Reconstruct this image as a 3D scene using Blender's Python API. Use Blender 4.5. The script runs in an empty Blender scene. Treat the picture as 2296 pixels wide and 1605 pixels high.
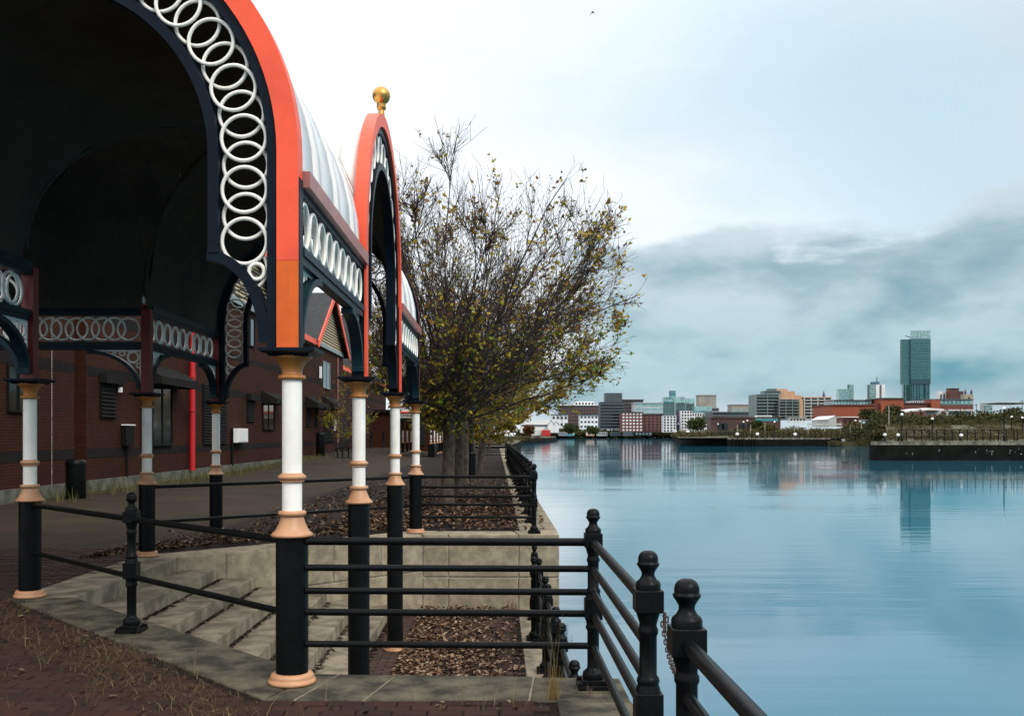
import bpy, bmesh, math, random
from mathutils import Vector, Matrix, noise as mnoise

random.seed(7)
scene = bpy.context.scene
COL = scene.collection
rad = math.radians

# ---------------------------------------------------------------- camera
EYE = 1.68
cam_data = bpy.data.cameras.new('camera')
cam = bpy.data.objects.new('camera', cam_data)
COL.objects.link(cam)
cam.location = (0, 0, EYE)
cam.rotation_euler = (rad(90), 0, 0)
cam_data.sensor_width = 36.0
cam_data.lens = 34.5
cam_data.shift_x = 0.01524
cam_data.shift_y = 0.0751
cam_data.clip_start = 0.05
cam_data.clip_end = 9000
scene.camera = cam

# ---------------------------------------------------------------- world, sun, exposure
SUN_AZ, SUN_EL = 143.0, 42.0        # compass-like azimuth from +Y towards +X: the sun stands behind the camera, to the right
world = bpy.data.worlds.new('World')
scene.world = world
world.use_nodes = True
def build_sky():
    nt = world.node_tree
    nt.nodes.clear()
    N, L = nt.nodes.new, nt.links.new
    out = N('ShaderNodeOutputWorld'); bg = N('ShaderNodeBackground')
    L(bg.outputs[0], out.inputs[0])
    sky = N('ShaderNodeTexSky'); sky.sky_type = 'NISHITA'; sky.sun_disc = False
    sky.sun_elevation = rad(SUN_EL); sky.sun_rotation = rad(SUN_AZ)
    sky.air_density = 1.2; sky.dust_density = 1.5
    skys = N('ShaderNodeVectorMath'); skys.operation = 'SCALE'; skys.inputs['Scale'].default_value = 0.12
    L(sky.outputs[0], skys.inputs[0])
    tc = N('ShaderNodeTexCoord')
    sep = N('ShaderNodeSeparateXYZ'); L(tc.outputs['Generated'], sep.inputs[0])
    def m(op, a, b=None, c=None, clamp=False):
        n = N('ShaderNodeMath'); n.operation = op; n.use_clamp = clamp
        for i, v in enumerate((a, b, c)):
            if v is None: continue
            if isinstance(v, (int, float)): n.inputs[i].default_value = v
            else: L(v, n.inputs[i])
        return n.outputs[0]
    def ss(v, a, b):
        n = N('ShaderNodeMapRange'); n.interpolation_type = 'SMOOTHSTEP'
        L(v, n.inputs[0]); n.inputs[1].default_value = a; n.inputs[2].default_value = b
        return n.outputs[0]
    def mix(f, a, b):
        n = N('ShaderNodeMix'); n.data_type = 'RGBA'
        L(f, n.inputs[0])
        for s, v in ((6, a), (7, b)):
            if isinstance(v, tuple): n.inputs[s].default_value = (*v, 1)
            else: L(v, n.inputs[s])
        return n.outputs[2]
    x, y, z = sep.outputs
    zz = m('MAXIMUM', z, 0.0)
    den = m('ADD', zz, 0.10)
    comb = N('ShaderNodeCombineXYZ')
    L(m('DIVIDE', x, den), comb.inputs[0]); L(m('DIVIDE', y, den), comb.inputs[1])
    def fbm(scale, detail, rough, off, dist=0.0, vec=None):
        mp = N('ShaderNodeMapping'); mp.inputs['Location'].default_value = off
        L(vec or comb.outputs[0], mp.inputs[0])
        n = N('ShaderNodeTexNoise'); n.inputs['Scale'].default_value = scale; n.inputs['Detail'].default_value = detail
        n.inputs['Roughness'].default_value = rough; n.inputs['Distortion'].default_value = dist
        L(mp.outputs[0], n.inputs[0]); return n.outputs[0]
    # direction stretched sideways, for banked stratus seen edge-on
    st = N('ShaderNodeVectorMath'); st.operation = 'MULTIPLY'; st.inputs[1].default_value = (1.0, 1.0, 3.2)
    L(tc.outputs['Generated'], st.inputs[0])
    st2 = N('ShaderNodeVectorMath'); st2.operation = 'MULTIPLY'; st2.inputs[1].default_value = (1.0, 1.0, 1.9)
    L(tc.outputs['Generated'], st2.inputs[0])
    big = fbm(0.30, 4, 0.5, (3.1, 1.7, 0.0))
    wisps = fbm(0.55, 7, 0.6, (8.4, 2.2, 1.0), 0.6)
    bankn = fbm(3.4, 7, 0.55, (1.3, 0.4, 5.2), 0.15, st.outputs[0])
    bankd = fbm(4.6, 8, 0.52, (4.3, 2.4, 0.7), 0.1, st.outputs[0])
    # overcast brightness climbs smoothly towards the zenith
    lumps = fbm(10.0, 6, 0.5, (0.7, 2.9, 1.1), 0.2, st2.outputs[0])
    soft = fbm(1.6, 5, 0.5, (5.1, 0.2, 3.3), 0.3, st2.outputs[0])
    # high thin cloud: white to pale blue, thinner to the right where the blue shows through
    wob = m('MULTIPLY', m('SUBTRACT', wisps, 0.5), 0.45)
    thin = ss(m('ADD', wob, m('ADD', x, m('MULTIPLY', m('SUBTRACT', z, 0.25), 0.9))), -0.08, 0.42)
    blue = mix(ss(soft, 0.36, 0.62), (0.49, 0.555, 0.60), (0.44, 0.575, 0.65))
    white = mix(ss(wisps, 0.32, 0.68), (0.84, 0.86, 0.88), (0.66, 0.715, 0.755))
    high = mix(thin, white, blue)
    over = mix(ss(wisps, 0.35, 0.7), (1.62, 1.62, 1.64), (1.40, 1.41, 1.44))
    veil = mix(ss(z, 0.30, 0.85), high, over)
    gap = m('MULTIPLY', ss(wisps, 0.60, 0.40), 0.12)
    base = mix(gap, veil, skys.outputs[0])
    # low stratocumulus bank
    rise = m('MULTIPLY', ss(x, 0.36, 0.50), 0.040)
    ridge = m('ADD', m('MULTIPLY', m('SUBTRACT', bankn, 0.5), 0.20), m('MULTIPLY', m('SUBTRACT', lumps, 0.5), 0.085))
    top = m('ADD', ridge, m('ADD', 0.178, rise))
    bank = ss(m('SUBTRACT', top, z), -0.004, 0.022)
    left = m('ADD', x, m('ADD', m('MULTIPLY', m('SUBTRACT', bankn, 0.5), 0.40), m('MULTIPLY', m('SUBTRACT', lumps, 0.5), 0.12)))
    bank = m('MULTIPLY', bank, ss(left, 0.03, 0.15))
    body = m('ADD', m('MULTIPLY', bankd, 0.55), m('MULTIPLY', lumps, 0.45))
    shade = ss(m('ADD', body, m('MULTIPLY', m('SUBTRACT', z, 0.10), 0.25)), 0.38, 0.62)
    hi = ss(z, 0.06, 0.17)
    dark = mix(hi, (0.085, 0.240, 0.295), (0.185, 0.305, 0.36))
    lite = mix(hi, (0.32, 0.455, 0.50), (0.43, 0.515, 0.56))
    bcol = mix(shade, dark, lite)
    rim = m('MULTIPLY', ss(m('SUBTRACT', top, z), 0.035, 0.0), 0.35)
    bcol = mix(rim, bcol, (0.52, 0.585, 0.625))
    low = ss(z, 0.060, 0.012)
    bcol = mix(m('MULTIPLY', low, 0.75), bcol, (0.41, 0.465, 0.505))
    colr = mix(m('MULTIPLY', bank, 0.97), base, bcol)
    hzn = mix(m('MULTIPLY', ss(z, 0.05, 0.0), 0.35), colr, (0.52, 0.575, 0.62))
    L(hzn, bg.inputs[0]); bg.inputs[1].default_value = 1.0
build_sky()

sun_data = bpy.data.lights.new('sun', 'SUN')
sun_data.energy = 1.5
sun_data.angle = rad(22)
sun_data.color = (1.0, 0.95, 0.88)
sun = bpy.data.objects.new('sun', sun_data)
COL.objects.link(sun)
_sd = Vector((math.sin(rad(SUN_AZ)) * math.cos(rad(SUN_EL)), math.cos(rad(SUN_AZ)) * math.cos(rad(SUN_EL)), math.sin(rad(SUN_EL))))
sun.rotation_euler = _sd.to_track_quat('Z', 'Y').to_euler()
sun.location = _sd * 60

scene.view_settings.view_transform = 'Standard'
scene.view_settings.look = 'None'
scene.view_settings.exposure = 0.50
scene.view_settings.gamma = 1.0
scene.view_settings.use_curve_mapping = False
scene.render.engine = 'CYCLES'
scene.cycles.use_denoising = True
scene.cycles.max_bounces = 6
scene.cycles.diffuse_bounces = 3
scene.cycles.glossy_bounces = 3
scene.cycles.caustics_reflective = False
scene.cycles.caustics_refractive = False

# ---------------------------------------------------------------- helpers
def spot(px, py, Y):
    """point at depth Y, read off the picture plane (2296 wide) once, to get real metres"""
    return ((px - 1113.0) * Y / 2200.0, Y, EYE - (py - 975.0) * Y / 2200.0)

class MB:
    def __init__(self):
        self.v = []; self.f = []; self.mi = []; self.c = []; self.sm = []
    def add(self, vs, fs, mi=0, col=None, smooth=False):
        o = len(self.v)
        self.v.extend([tuple(p) for p in vs])
        for f in fs:
            self.f.append([o + i for i in f]); self.mi.append(mi); self.c.append(col); self.sm.append(smooth)
        return self
    def box(self, x0, x1, y0, y1, z0, z1, mi=0):
        return self.add([(x0,y0,z0),(x1,y0,z0),(x1,y1,z0),(x0,y1,z0),(x0,y0,z1),(x1,y0,z1),(x1,y1,z1),(x0,y1,z1)],
            [(0,3,2,1),(4,5,6,7),(0,1,5,4),(1,2,6,5),(2,3,7,6),(3,0,4,7)], mi)
    def obox(self, p, q, w, z0, z1, mi=0, off=0.0):
        """box along p->q (xy), width w, shifted sideways by off (to the right of travel)"""
        p = Vector(p[:2]); q = Vector(q[:2]); d = (q - p).normalized(); n = Vector((d.y, -d.x))
        a, b = n * (off - w / 2), n * (off + w / 2)
        pts = [p + a, q + a, q + b, p + b]
        return self.prism([tuple(t) for t in pts], z0, z1, mi)
    def prism(self, poly, z0, z1, mi=0):
        n = len(poly)
        area = sum(poly[i][0] * poly[(i+1) % n][1] - poly[(i+1) % n][0] * poly[i][1] for i in range(n))
        if area < 0: poly = poly[::-1]
        vs = [(x, y, z0) for x, y in poly] + [(x, y, z1) for x, y in poly]
        fs = [tuple(range(n - 1, -1, -1)), tuple(range(n, 2 * n))] + [(i, (i+1) % n, n + (i+1) % n, n + i) for i in range(n)]
        return self.add(vs, fs, mi)
    def tube(self, pts, radii, sides=8, cap=True, mi=0, closed=False, smooth=True):
        pts = [Vector(p) for p in pts]; n = len(pts)
        if isinstance(radii, (int, float)): radii = [radii] * n
        vs, fs = [], []; ref = None
        for i, p in enumerate(pts):
            if closed: t = pts[(i+1) % n] - pts[i-1]
            else: t = pts[min(i+1, n-1)] - pts[max(i-1, 0)]
            if t.length < 1e-9: t = Vector((0,0,1))
            t.normalize()
            if ref is None:
                ref = Vector((0,0,1)) if abs(t.z) < 0.9 else Vector((1,0,0))
            a = ref - t * ref.dot(t)
            if a.length < 1e-4: a = t.orthogonal()
            a.normalize(); b = t.cross(a); ref = a
            for k in range(sides):
                an = 2 * math.pi * k / sides
                vs.append(p + (a * math.cos(an) + b * math.sin(an)) * radii[i])
        for i in range(n if closed else n - 1):
            j = (i + 1) % n
            for k in range(sides):
                k2 = (k + 1) % sides
                fs.append((i*sides+k, i*sides+k2, j*sides+k2, j*sides+k))
        self.add(vs, fs, mi, None, smooth)
        if cap and not closed:
            self.add(vs[:sides], [tuple(range(sides - 1, -1, -1))], mi)
            self.add(vs[-sides:], [tuple(range(sides))], mi)
        return self
    def lathe(self, prof, cx=0, cy=0, segs=24, mi=0, smooth=True, rot=0.0):
        vs, fs = [], []; n = len(prof)
        for r, z in prof:
            for k in range(segs):
                a = 2 * math.pi * k / segs + rot
                vs.append((cx + r * math.cos(a), cy + r * math.sin(a), z))
        for i in range(n - 1):
            for k in range(segs):
                k2 = (k + 1) % segs
                fs.append((i*segs+k, i*segs+k2, (i+1)*segs+k2, (i+1)*segs+k))
        self.add(vs, fs, mi, None, smooth)
        self.add(vs[:segs], [tuple(range(segs - 1, -1, -1))], mi)
        self.add(vs[-segs:], [tuple(range(segs))], mi)
        return self
    def ring(self, c, u, w, R, r, seg=28, sides=6, a0=0.0, a1=None, mi=0):
        """torus of radius R in the plane of u,w round c; open arc when a1 is given"""
        c = Vector(c); u = Vector(u); w = Vector(w)
        full = a1 is None
        if full: a1 = a0 + 2 * math.pi
        n = seg if full else seg + 1
        pts = [c + u * (R * math.cos(a0 + (a1-a0) * i / seg)) + w * (R * math.sin(a0 + (a1-a0) * i / seg)) for i in range(n)]
        return self.tube(pts, r, sides, True, mi, full)
    def strip(self, inner, outer, n, d0, d1, mi=0):
        """plate between two 3-D polylines, thick from d0 to d1 along n"""
        n = Vector(n); k = len(inner); vs = []
        for a, b in zip(inner, outer):
            a, b = Vector(a), Vector(b)
            vs += [a + n * d0, b + n * d0, b + n * d1, a + n * d1]
        fs = []
        for i in range(k - 1):
            o, p = 4 * i, 4 * (i + 1)
            for j in range(4):
                j2 = (j + 1) % 4
                fs.append((o + j, o + j2, p + j2, p + j))
        fs += [(3, 2, 1, 0), (4*(k-1), 4*(k-1)+1, 4*(k-1)+2, 4*(k-1)+3)]
        return self.add(vs, fs, mi)
    def mesh(self, name, mats, recalc=True):
        me = bpy.data.meshes.new(name)
        me.from_pydata(self.v, [], self.f)
        for m_ in (mats if isinstance(mats, (list, tuple)) else [mats]): me.materials.append(m_)
        me.polygons.foreach_set('material_index', self.mi)
        me.polygons.foreach_set('use_smooth', self.sm)
        if any(c is not None for c in self.c):
            at = me.color_attributes.new('tint', 'FLOAT_COLOR', 'CORNER')
            buf = []
            for f, c in zip(self.f, self.c):
                buf += list((*(c or (1, 1, 1)), 1.0)) * len(f)
            at.data.foreach_set('color', buf)
        if recalc:
            bm = bmesh.new(); bm.from_mesh(me)
            bmesh.ops.recalc_face_normals(bm, faces=bm.faces[:])
            bm.to_mesh(me); bm.free()
        me.update()
        return me
    def build(self, name, mats, parent=None, bevel=0.0, recalc=True, **tags):
        return put(name, self.mesh(name, mats, recalc), parent, bevel=bevel, **tags)

def put(name, me, parent=None, loc=(0,0,0), rot=(0,0,0), bevel=0.0, scale=None, **tags):
    """links ONE mesh object; its coordinates are world coordinates, whatever its parent"""
    o = bpy.data.objects.new(name, me); COL.objects.link(o)
    o.location = loc; o.rotation_euler = rot
    if scale is not None: o.scale = scale if not isinstance(scale, (int, float)) else (scale,) * 3
    if parent is not None:
        o.parent = parent
        o.matrix_parent_inverse = Matrix.Translation(Vector(parent['_at'])).inverted() if '_at' in parent else Matrix.Identity(4)
    if bevel:
        b = o.modifiers.new('edge', 'BEVEL'); b.width = bevel; b.segments = 2; b.limit_method = 'ANGLE'; b.angle_limit = rad(40)
    for k, v in tags.items():
        if v is not None: o[k] = v
    return o

def thing(name, label, category, loc=(0,0,0), group=None, kind=None):
    o = bpy.data.objects.new(name, None); COL.objects.link(o)
    o.location = loc; o.empty_display_size = 0.2
    o['label'] = label; o['category'] = category; o['_at'] = tuple(loc)
    if group: o['group'] = group
    if kind: o['kind'] = kind
    return o

def copy_tree(o, parent=None):
    c = o.copy(); COL.objects.link(c)
    if parent is not None:
        inv = o.matrix_parent_inverse.copy()
        c.parent = parent; c.matrix_parent_inverse = inv
    for ch in list(o.children): copy_tree(ch, c)
    return c

# ---------------------------------------------------------------- materials
def new_mat(name):
    m_ = bpy.data.materials.new(name); m_.use_nodes = True
    nt = m_.node_tree; b = nt.nodes['Principled BSDF']
    return m_, nt, b

def paint(name, col, rough=0.5, var=0.25, scale=6.0, bump=0.0, bscale=40.0, metal=0.0, col2=None, spec=0.5, detail=5.0, wear=0.0, rust=(0.10, 0.045, 0.022)):
    """plain surface with a noise-mottled colour and fine relief"""
    m_, nt, b = new_mat(name)
    N, L = nt.nodes.new, nt.links.new
    tc = N('ShaderNodeTexCoord')
    n = N('ShaderNodeTexNoise'); n.inputs['Scale'].default_value = scale; n.inputs['Detail'].default_value = detail; n.inputs['Roughness'].default_value = 0.6
    geo = N('ShaderNodeNewGeometry'); L(geo.outputs['Position'], n.inputs[0])
    r = N('ShaderNodeValToRGB')
    c2 = col2 or tuple(c * (1 - var) for c in col)
    r.color_ramp.elements[0].position = 0.40; r.color_ramp.elements[0].color = (*c2, 1)
    r.color_ramp.elements[1].position = 0.61; r.color_ramp.elements[1].color = (*col, 1)
    L(n.outputs[0], r.inputs[0]); src = r.outputs[0]
    if wear:
        mp = N('ShaderNodeMapping'); mp.inputs['Scale'].default_value = (1, 1, 0.09); L(geo.outputs['Position'], mp.inputs[0])
        ns = N('ShaderNodeTexNoise'); ns.inputs['Scale'].default_value = 26; ns.inputs['Detail'].default_value = 4; L(mp.outputs[0], ns.inputs[0])
        nc = N('ShaderNodeTexNoise'); nc.inputs['Scale'].default_value = 34; nc.inputs['Detail'].default_value = 8; nc.inputs['Roughness'].default_value = 0.75; L(geo.outputs['Position'], nc.inputs[0])
        for nn, lo, hi_, amt, cc in ((ns, 0.56, 0.80, 0.30 * wear, tuple(c * 0.45 + 0.03 for c in col)), (nc, 0.69, 0.74, 0.9 * wear, rust)):
            q = N('ShaderNodeMapRange'); q.inputs[1].default_value = lo; q.inputs[2].default_value = hi_; q.inputs[4].default_value = amt
            L(nn.outputs[0], q.inputs[0])
            mm = N('ShaderNodeMix'); mm.data_type = 'RGBA'; L(q.outputs[0], mm.inputs[0]); L(src, mm.inputs[6]); mm.inputs[7].default_value = (*cc, 1); src = mm.outputs[2]
    L(src, b.inputs['Base Color'])
    b.inputs['Roughness'].default_value = rough; b.inputs['Metallic'].default_value = metal
    b.inputs['Specular IOR Level'].default_value = spec
    if bump:
        n2 = N('ShaderNodeTexNoise'); n2.inputs['Scale'].default_value = bscale; n2.inputs['Detail'].default_value = 6
        L(geo.outputs['Position'], n2.inputs[0])
        bp = N('ShaderNodeBump'); bp.inputs['Strength'].default_value = bump; bp.inputs['Distance'].default_value = 0.01
        L(n2.outputs[0], bp.inputs['Height']); L(bp.outputs[0], b.inputs['Normal'])
    return m_

def bricks(name, c1, c2, mortar, axes='yz', bw=0.225, bh=0.075, gap=0.012, rough=0.85, bump=0.6, stain=0.35, moss=None):
    m_, nt, b = new_mat(name)
    b.inputs['Specular IOR Level'].default_value = 0.15
    N, L = nt.nodes.new, nt.links.new
    geo = N('ShaderNodeNewGeometry'); sep = N('ShaderNodeSeparateXYZ'); L(geo.outputs['Position'], sep.inputs[0])
    cb = N('ShaderNodeCombineXYZ')
    L(sep.outputs['xyz'.index(axes[0])], cb.inputs[0]); L(sep.outputs['xyz'.index(axes[1])], cb.inputs[1])
    t = N('ShaderNodeTexBrick')
    t.inputs['Scale'].default_value = 1.0
    t.inputs['Brick Width'].default_value = bw; t.inputs['Row Height'].default_value = bh; t.inputs['Mortar Size'].default_value = gap
    t.inputs['Color1'].default_value = (*c1, 1); t.inputs['Color2'].default_value = (*c2, 1); t.inputs['Mortar'].default_value = (*mortar, 1)
    t.inputs['Mortar Smooth'].default_value = 0.2
    L(cb.outputs[0], t.inputs[0])
    n = N('ShaderNodeTexNoise'); n.inputs['Scale'].default_value = 0.6; n.inputs['Detail'].default_value = 8; n.inputs['Roughness'].default_value = 0.65
    L(geo.outputs['Position'], n.inputs[0])
    mr = N('ShaderNodeMapRange'); mr.inputs[1].default_value = 0.3; mr.inputs[2].default_value = 0.7; mr.inputs[3].default_value = 1 - stain; mr.inputs[4].default_value = 1.1
    L(n.outputs[0], mr.inputs[0])
    mx = N('ShaderNodeVectorMath'); mx.operation = 'SCALE'
    L(t.outputs[0], mx.inputs[0]); L(mr.outputs[0], mx.inputs['Scale']); src = mx.outputs[0]
    if moss:
        n3 = N('ShaderNodeTexNoise'); n3.inputs['Scale'].default_value = 0.33; n3.inputs['Detail'].default_value = 9; n3.inputs['Roughness'].default_value = 0.7
        L(geo.outputs['Position'], n3.inputs[0])
        mr3 = N('ShaderNodeMapRange'); mr3.inputs[1].default_value = 0.50; mr3.inputs[2].default_value = 0.66; mr3.inputs[4].default_value = 0.75
        L(n3.outputs[0], mr3.inputs[0])
        m3 = N('ShaderNodeMix'); m3.data_type = 'RGBA'; L(mr3.outputs[0], m3.inputs[0]); L(src, m3.inputs[6]); m3.inputs[7].default_value = (*moss, 1); src = m3.outputs[2]
    L(src, b.inputs['Base Color'])
    b.inputs['Roughness'].default_value = rough
    bp = N('ShaderNodeBump'); bp.invert = True; bp.inputs['Strength'].default_value = bump; bp.inputs['Distance'].default_value = 0.008
    L(t.outputs['Fac'], bp.inputs['Height']); L(bp.outputs[0], b.inputs['Normal'])
    return m_

def tinted(name, rough=0.7, sub=0.0, mul=1.0):
    """takes the thing's own colour from the mesh (leaves, bricks), with slight noise"""
    m_, nt, b = new_mat(name)
    N, L = nt.nodes.new, nt.links.new
    a = N('ShaderNodeAttribute'); a.attribute_name = 'tint'
    geo = N('ShaderNodeNewGeometry')
    n = N('ShaderNodeTexNoise'); n.inputs['Scale'].default_value = 18; n.inputs['Detail'].default_value = 5
    L(geo.outputs['Position'], n.inputs[0])
    mr = N('ShaderNodeMapRange'); mr.inputs[3].default_value = 0.65 * mul; mr.inputs[4].default_value = 1.3 * mul
    L(n.outputs[0], mr.inputs[0])
    mx = N('ShaderNodeVectorMath'); mx.operation = 'SCALE'; L(a.outputs[0], mx.inputs[0]); L(mr.outputs[0], mx.inputs['Scale'])
    L(mx.outputs[0], b.inputs['Base Color']); b.inputs['Roughness'].default_value = rough; b.inputs['Specular IOR Level'].default_value = 0.2
    if sub:
        out = nt.nodes['Material Output']
        tr = N('ShaderNodeBsdfTranslucent'); L(mx.outputs[0], tr.inputs[0])
        ms = N('ShaderNodeMixShader'); ms.inputs[0].default_value = sub
        L(b.outputs[0], ms.inputs[1]); L(tr.outputs[0], ms.inputs[2]); L(ms.outputs[0], out.inputs[0])
    return m_

M = {}
M['white'] = paint('white_paint', (0.88, 0.85, 0.79), 0.5, 0.07, 5, 0.08, 60, col2=(0.80, 0.765, 0.69), spec=0.3, wear=.55)
M['red'] = paint('red_paint', (0.90, 0.098, 0.040), 0.45, 0.14, 3, 0.08, 50, spec=0.35, wear=.7)
M['orange'] = paint('faded_orange_paint', (0.70, 0.115, 0.010), 0.5, 0.16, 5, 0.08, 50, spec=0.35, wear=.9)
M['crimson'] = paint('sheen_red_paint', (0.38, 0.145, 0.13), 0.4, 0.2, 4, 0.08, 50, wear=.8)  # red lightened to greyish pink: the gutter's sheen is put into the colour
M['maroon'] = paint('deep_red_paint', (0.18, 0.012, 0.012), 0.5, 0.2, 4)
M['pipe_red'] = paint('pipe_red_paint', (0.50, 0.012, 0.016), 0.45, 0.1, 4)
M['navy'] = paint('navy_paint', (0.0026, 0.0075, 0.0150), 0.40, 0.25, 4, 0.05, 50, spec=0.12)
M['teal'] = paint('dark_teal_paint', (0.005, 0.023, 0.033), 0.40, 0.25, 4, 0.05, 50, spec=0.18)
M['black'] = paint('black_iron_paint', (0.0050, 0.0058, 0.0062), 0.36, 0.3, 8, 0.15, 90, spec=0.11)
M['peach'] = paint('peach_paint', (0.50, 0.255, 0.130), 0.48, 0.14, 6, 0.06, 60, wear=.6)
M['peach_shaded'] = paint('peach_paint_shaded', (0.40, 0.155, 0.035), 0.42, 0.1, 6, 0.04, 60)  # peach paint darkened: the capital's shade is put into its colour
M['gold'] = paint('gold_leaf', (0.62, 0.34, 0.09), 0.34, 0.15, 6, 0.05, 30, metal=1.0)
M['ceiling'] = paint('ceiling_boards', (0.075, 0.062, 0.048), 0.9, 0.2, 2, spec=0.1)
M['roof_white'] = paint('white_roof_sheet', (0.86, 0.83, 0.79), 0.55, 0.1, 2.5, 0.05, 20, col2=(0.80, 0.77, 0.73), spec=0.3, wear=.7)
M['roof_pale'] = paint('pale_roof_sheet', (0.68, 0.695, 0.69), 0.5, 0.10, 2.5, 0.05, 20, spec=0.3, wear=.7)
M['stone'] = paint('sandstone', (0.36, 0.305, 0.21), 0.9, 0.45, 5.5, 0.9, 60, detail=12, col2=(0.23, 0.195, 0.135), spec=0.2)
M['stone2'] = paint('weathered_concrete_coping', (0.120, 0.106, 0.071), 0.9, 0.5, 3.4, 1.2, 45, detail=15, col2=(0.034, 0.032, 0.023), spec=0.2)
M['mortar'] = paint('pale_mortar', (0.42, 0.40, 0.34), 0.9, 0.5, 9, 0.5, 60)
M['tread'] = paint('step_stone', (0.30, 0.258, 0.182), 0.9, 0.45, 3.2, 1.0, 50, detail=14, col2=(0.15, 0.128, 0.09), spec=0.2)
M['quaywall'] = paint('dark_wet_masonry', (0.010, 0.010, 0.008), 0.9, 0.5, 0.8, 0.4, 3, spec=0.08)
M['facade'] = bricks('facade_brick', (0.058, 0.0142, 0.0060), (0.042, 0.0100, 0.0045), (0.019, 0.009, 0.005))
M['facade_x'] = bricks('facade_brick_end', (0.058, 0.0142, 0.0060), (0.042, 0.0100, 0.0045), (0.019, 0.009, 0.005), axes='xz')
M['blueband'] = bricks('blue_brick_band', (0.013, 0.009, 0.009), (0.010, 0.007, 0.007), (0.013, 0.010, 0.009))
M['paving'] = bricks('paving_brick', (0.019, 0.0110, 0.0075), (0.015, 0.0082, 0.0056), (0.007, 0.005, 0.004), axes='xy', bw=0.215, bh=0.108, gap=0.010, stain=0.5)
M['walk'] = bricks('walk_brick', (0.046, 0.0305, 0.0195), (0.036, 0.0235, 0.0150), (0.020, 0.0135, 0.009), axes='xy', bw=0.215, bh=0.108, gap=0.014, stain=0.45, moss=(0.040, 0.038, 0.014))
M['brick_piece'] = tinted('brick_piece', 0.85)
M['leaf'] = tinted('leaf', 0.6, 0.35)
M['litter'] = tinted('dry_leaf', 0.8)
M['straw'] = tinted('dry_grass', 0.8, 0.2)
M['bark'] = paint('bark', (0.085, 0.066, 0.050), 0.9, 0.5, 7, 0.9, 30, detail=9, col2=(0.035, 0.027, 0.021))
M['twig'] = paint('twig_bark', (0.050, 0.034, 0.028), 0.9, 0.4, 5)
M['slate'] = bricks('slate_roof', (0.040, 0.041, 0.044), (0.028, 0.029, 0.031), (0.014, 0.014, 0.014), axes='yz', bw=0.3, bh=0.2, gap=0.012, rough=0.6, stain=0.3)
M['clad'] = paint('cream_cladding', (0.44, 0.35, 0.215), 0.7, 0.2, 3)
M['dark'] = paint('dark_shutter', (0.008, 0.0075, 0.0072), 0.7, 0.3, 5, spec=0.12)
M['awning'] = paint('dark_canvas_awning', (0.016, 0.0145, 0.0140), 0.9, 0.3, 5, spec=0.1)
M['plinth'] = paint('mossy_plinth', (0.115, 0.115, 0.085), 0.9, 0.5, 2.5, 0.6, 30, col2=(0.05, 0.055, 0.035))
M['lampwhite'] = paint('opal_globe', (0.85, 0.85, 0.83), 0.25, 0.04, 4)
M['chainrust'] = paint('rusty_chain', (0.045, 0.022, 0.014), 0.75, 0.5, 60, 0.3, 120)
def glass(name, col, rough=0.08):
    m_, nt, b = new_mat(name)
    N, L = nt.nodes.new, nt.links.new
    n = N('ShaderNodeTexNoise'); n.inputs['Scale'].default_value = 0.35; n.inputs['Detail'].default_value = 3
    geo = N('ShaderNodeNewGeometry'); L(geo.outputs['Position'], n.inputs[0])
    r = N('ShaderNodeValToRGB')
    r.color_ramp.elements[0].position = 0.35; r.color_ramp.elements[1].position = 0.65
    r.color_ramp.elements[0].color = (*[c * 0.6 for c in col], 1); r.color_ramp.elements[1].color = (*col, 1)
    L(n.outputs[0], r.inputs[0]); L(r.outputs[0], b.inputs['Base Color'])
    b.inputs['Roughness'].default_value = rough; b.inputs['Specular IOR Level'].default_value = 0.8
    return m_
M['glass'] = glass('window_glass', (0.015, 0.020, 0.022))

# ================================================================ SETTING: ground, quay, sunken landing, water
COP = 0.015                                   # coping tops stand a little above the brick bed
FLOOR = -1.24                                 # sunken landing
WATER = -2.0

def poly_sheet(name, poly, z, mat, kind='structure', parent=None):
    me = bpy.data.meshes.new(name)
    n = len(poly)
    area = sum(poly[i][0] * poly[(i+1) % n][1] - poly[(i+1) % n][0] * poly[i][1] for i in range(n))
    if area < 0: poly = poly[::-1]
    me.from_pydata([(x, y, z) for x, y in poly], [], [tuple(range(n))])
    me.materials.append(mat)
    bm = bmesh.new(); bm.from_mesh(me); bmesh.ops.triangulate(bm, faces=bm.faces[:]); bm.to_mesh(me); bm.free()
    return put(name, me, parent, kind=kind)

# upper deck of brick paving, with the octagonal cut for the sunken landing
deck = poly_sheet('deck_paving', [(-8, -12), (0.375, -12), (0.375, 6.2), (-1.46, 6.2), (-4.95, 9.98), (-4.95, 13.6), (-1.5, 17.05),
                                  (0.40, 17.05), (0.40, 125), (-8, 125)], 0.0, M['paving'])
def walk_z(x, y):
    t = max(0.0, min(1.0, (-6.0 - x) / 6.0)); s = max(0.0, min(1.0, (y - 40) / 30.0))
    return 0.42 * t * t * (3 - 2 * t) * s * s * (3 - 2 * s)
def walk():
    b = MB(); nx, ny = 12, 60
    for j in range(ny + 1):
        for i in range(nx + 1):
            x = -4.95 - 9.5 * i / nx; y = 12.0 + 118 * j / ny
            b.v.append((x, y, 0.004 + walk_z(x, y) + (0 if i else -0.003)))
    for j in range(ny):
        for i in range(nx):
            a = j * (nx + 1) + i
            b.f.append([a, a + nx + 1, a + nx + 2, a + 1]); b.mi.append(0); b.c.append(None); b.sm.append(True)
    return b.build('walkway', M['walk'], kind='structure')
walk()
poly_sheet('landing_floor', [(-1.8, 6.5), (0.36, 6.5), (0.36, 17), (-1.8, 17)], FLOOR, M['paving'])

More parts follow.
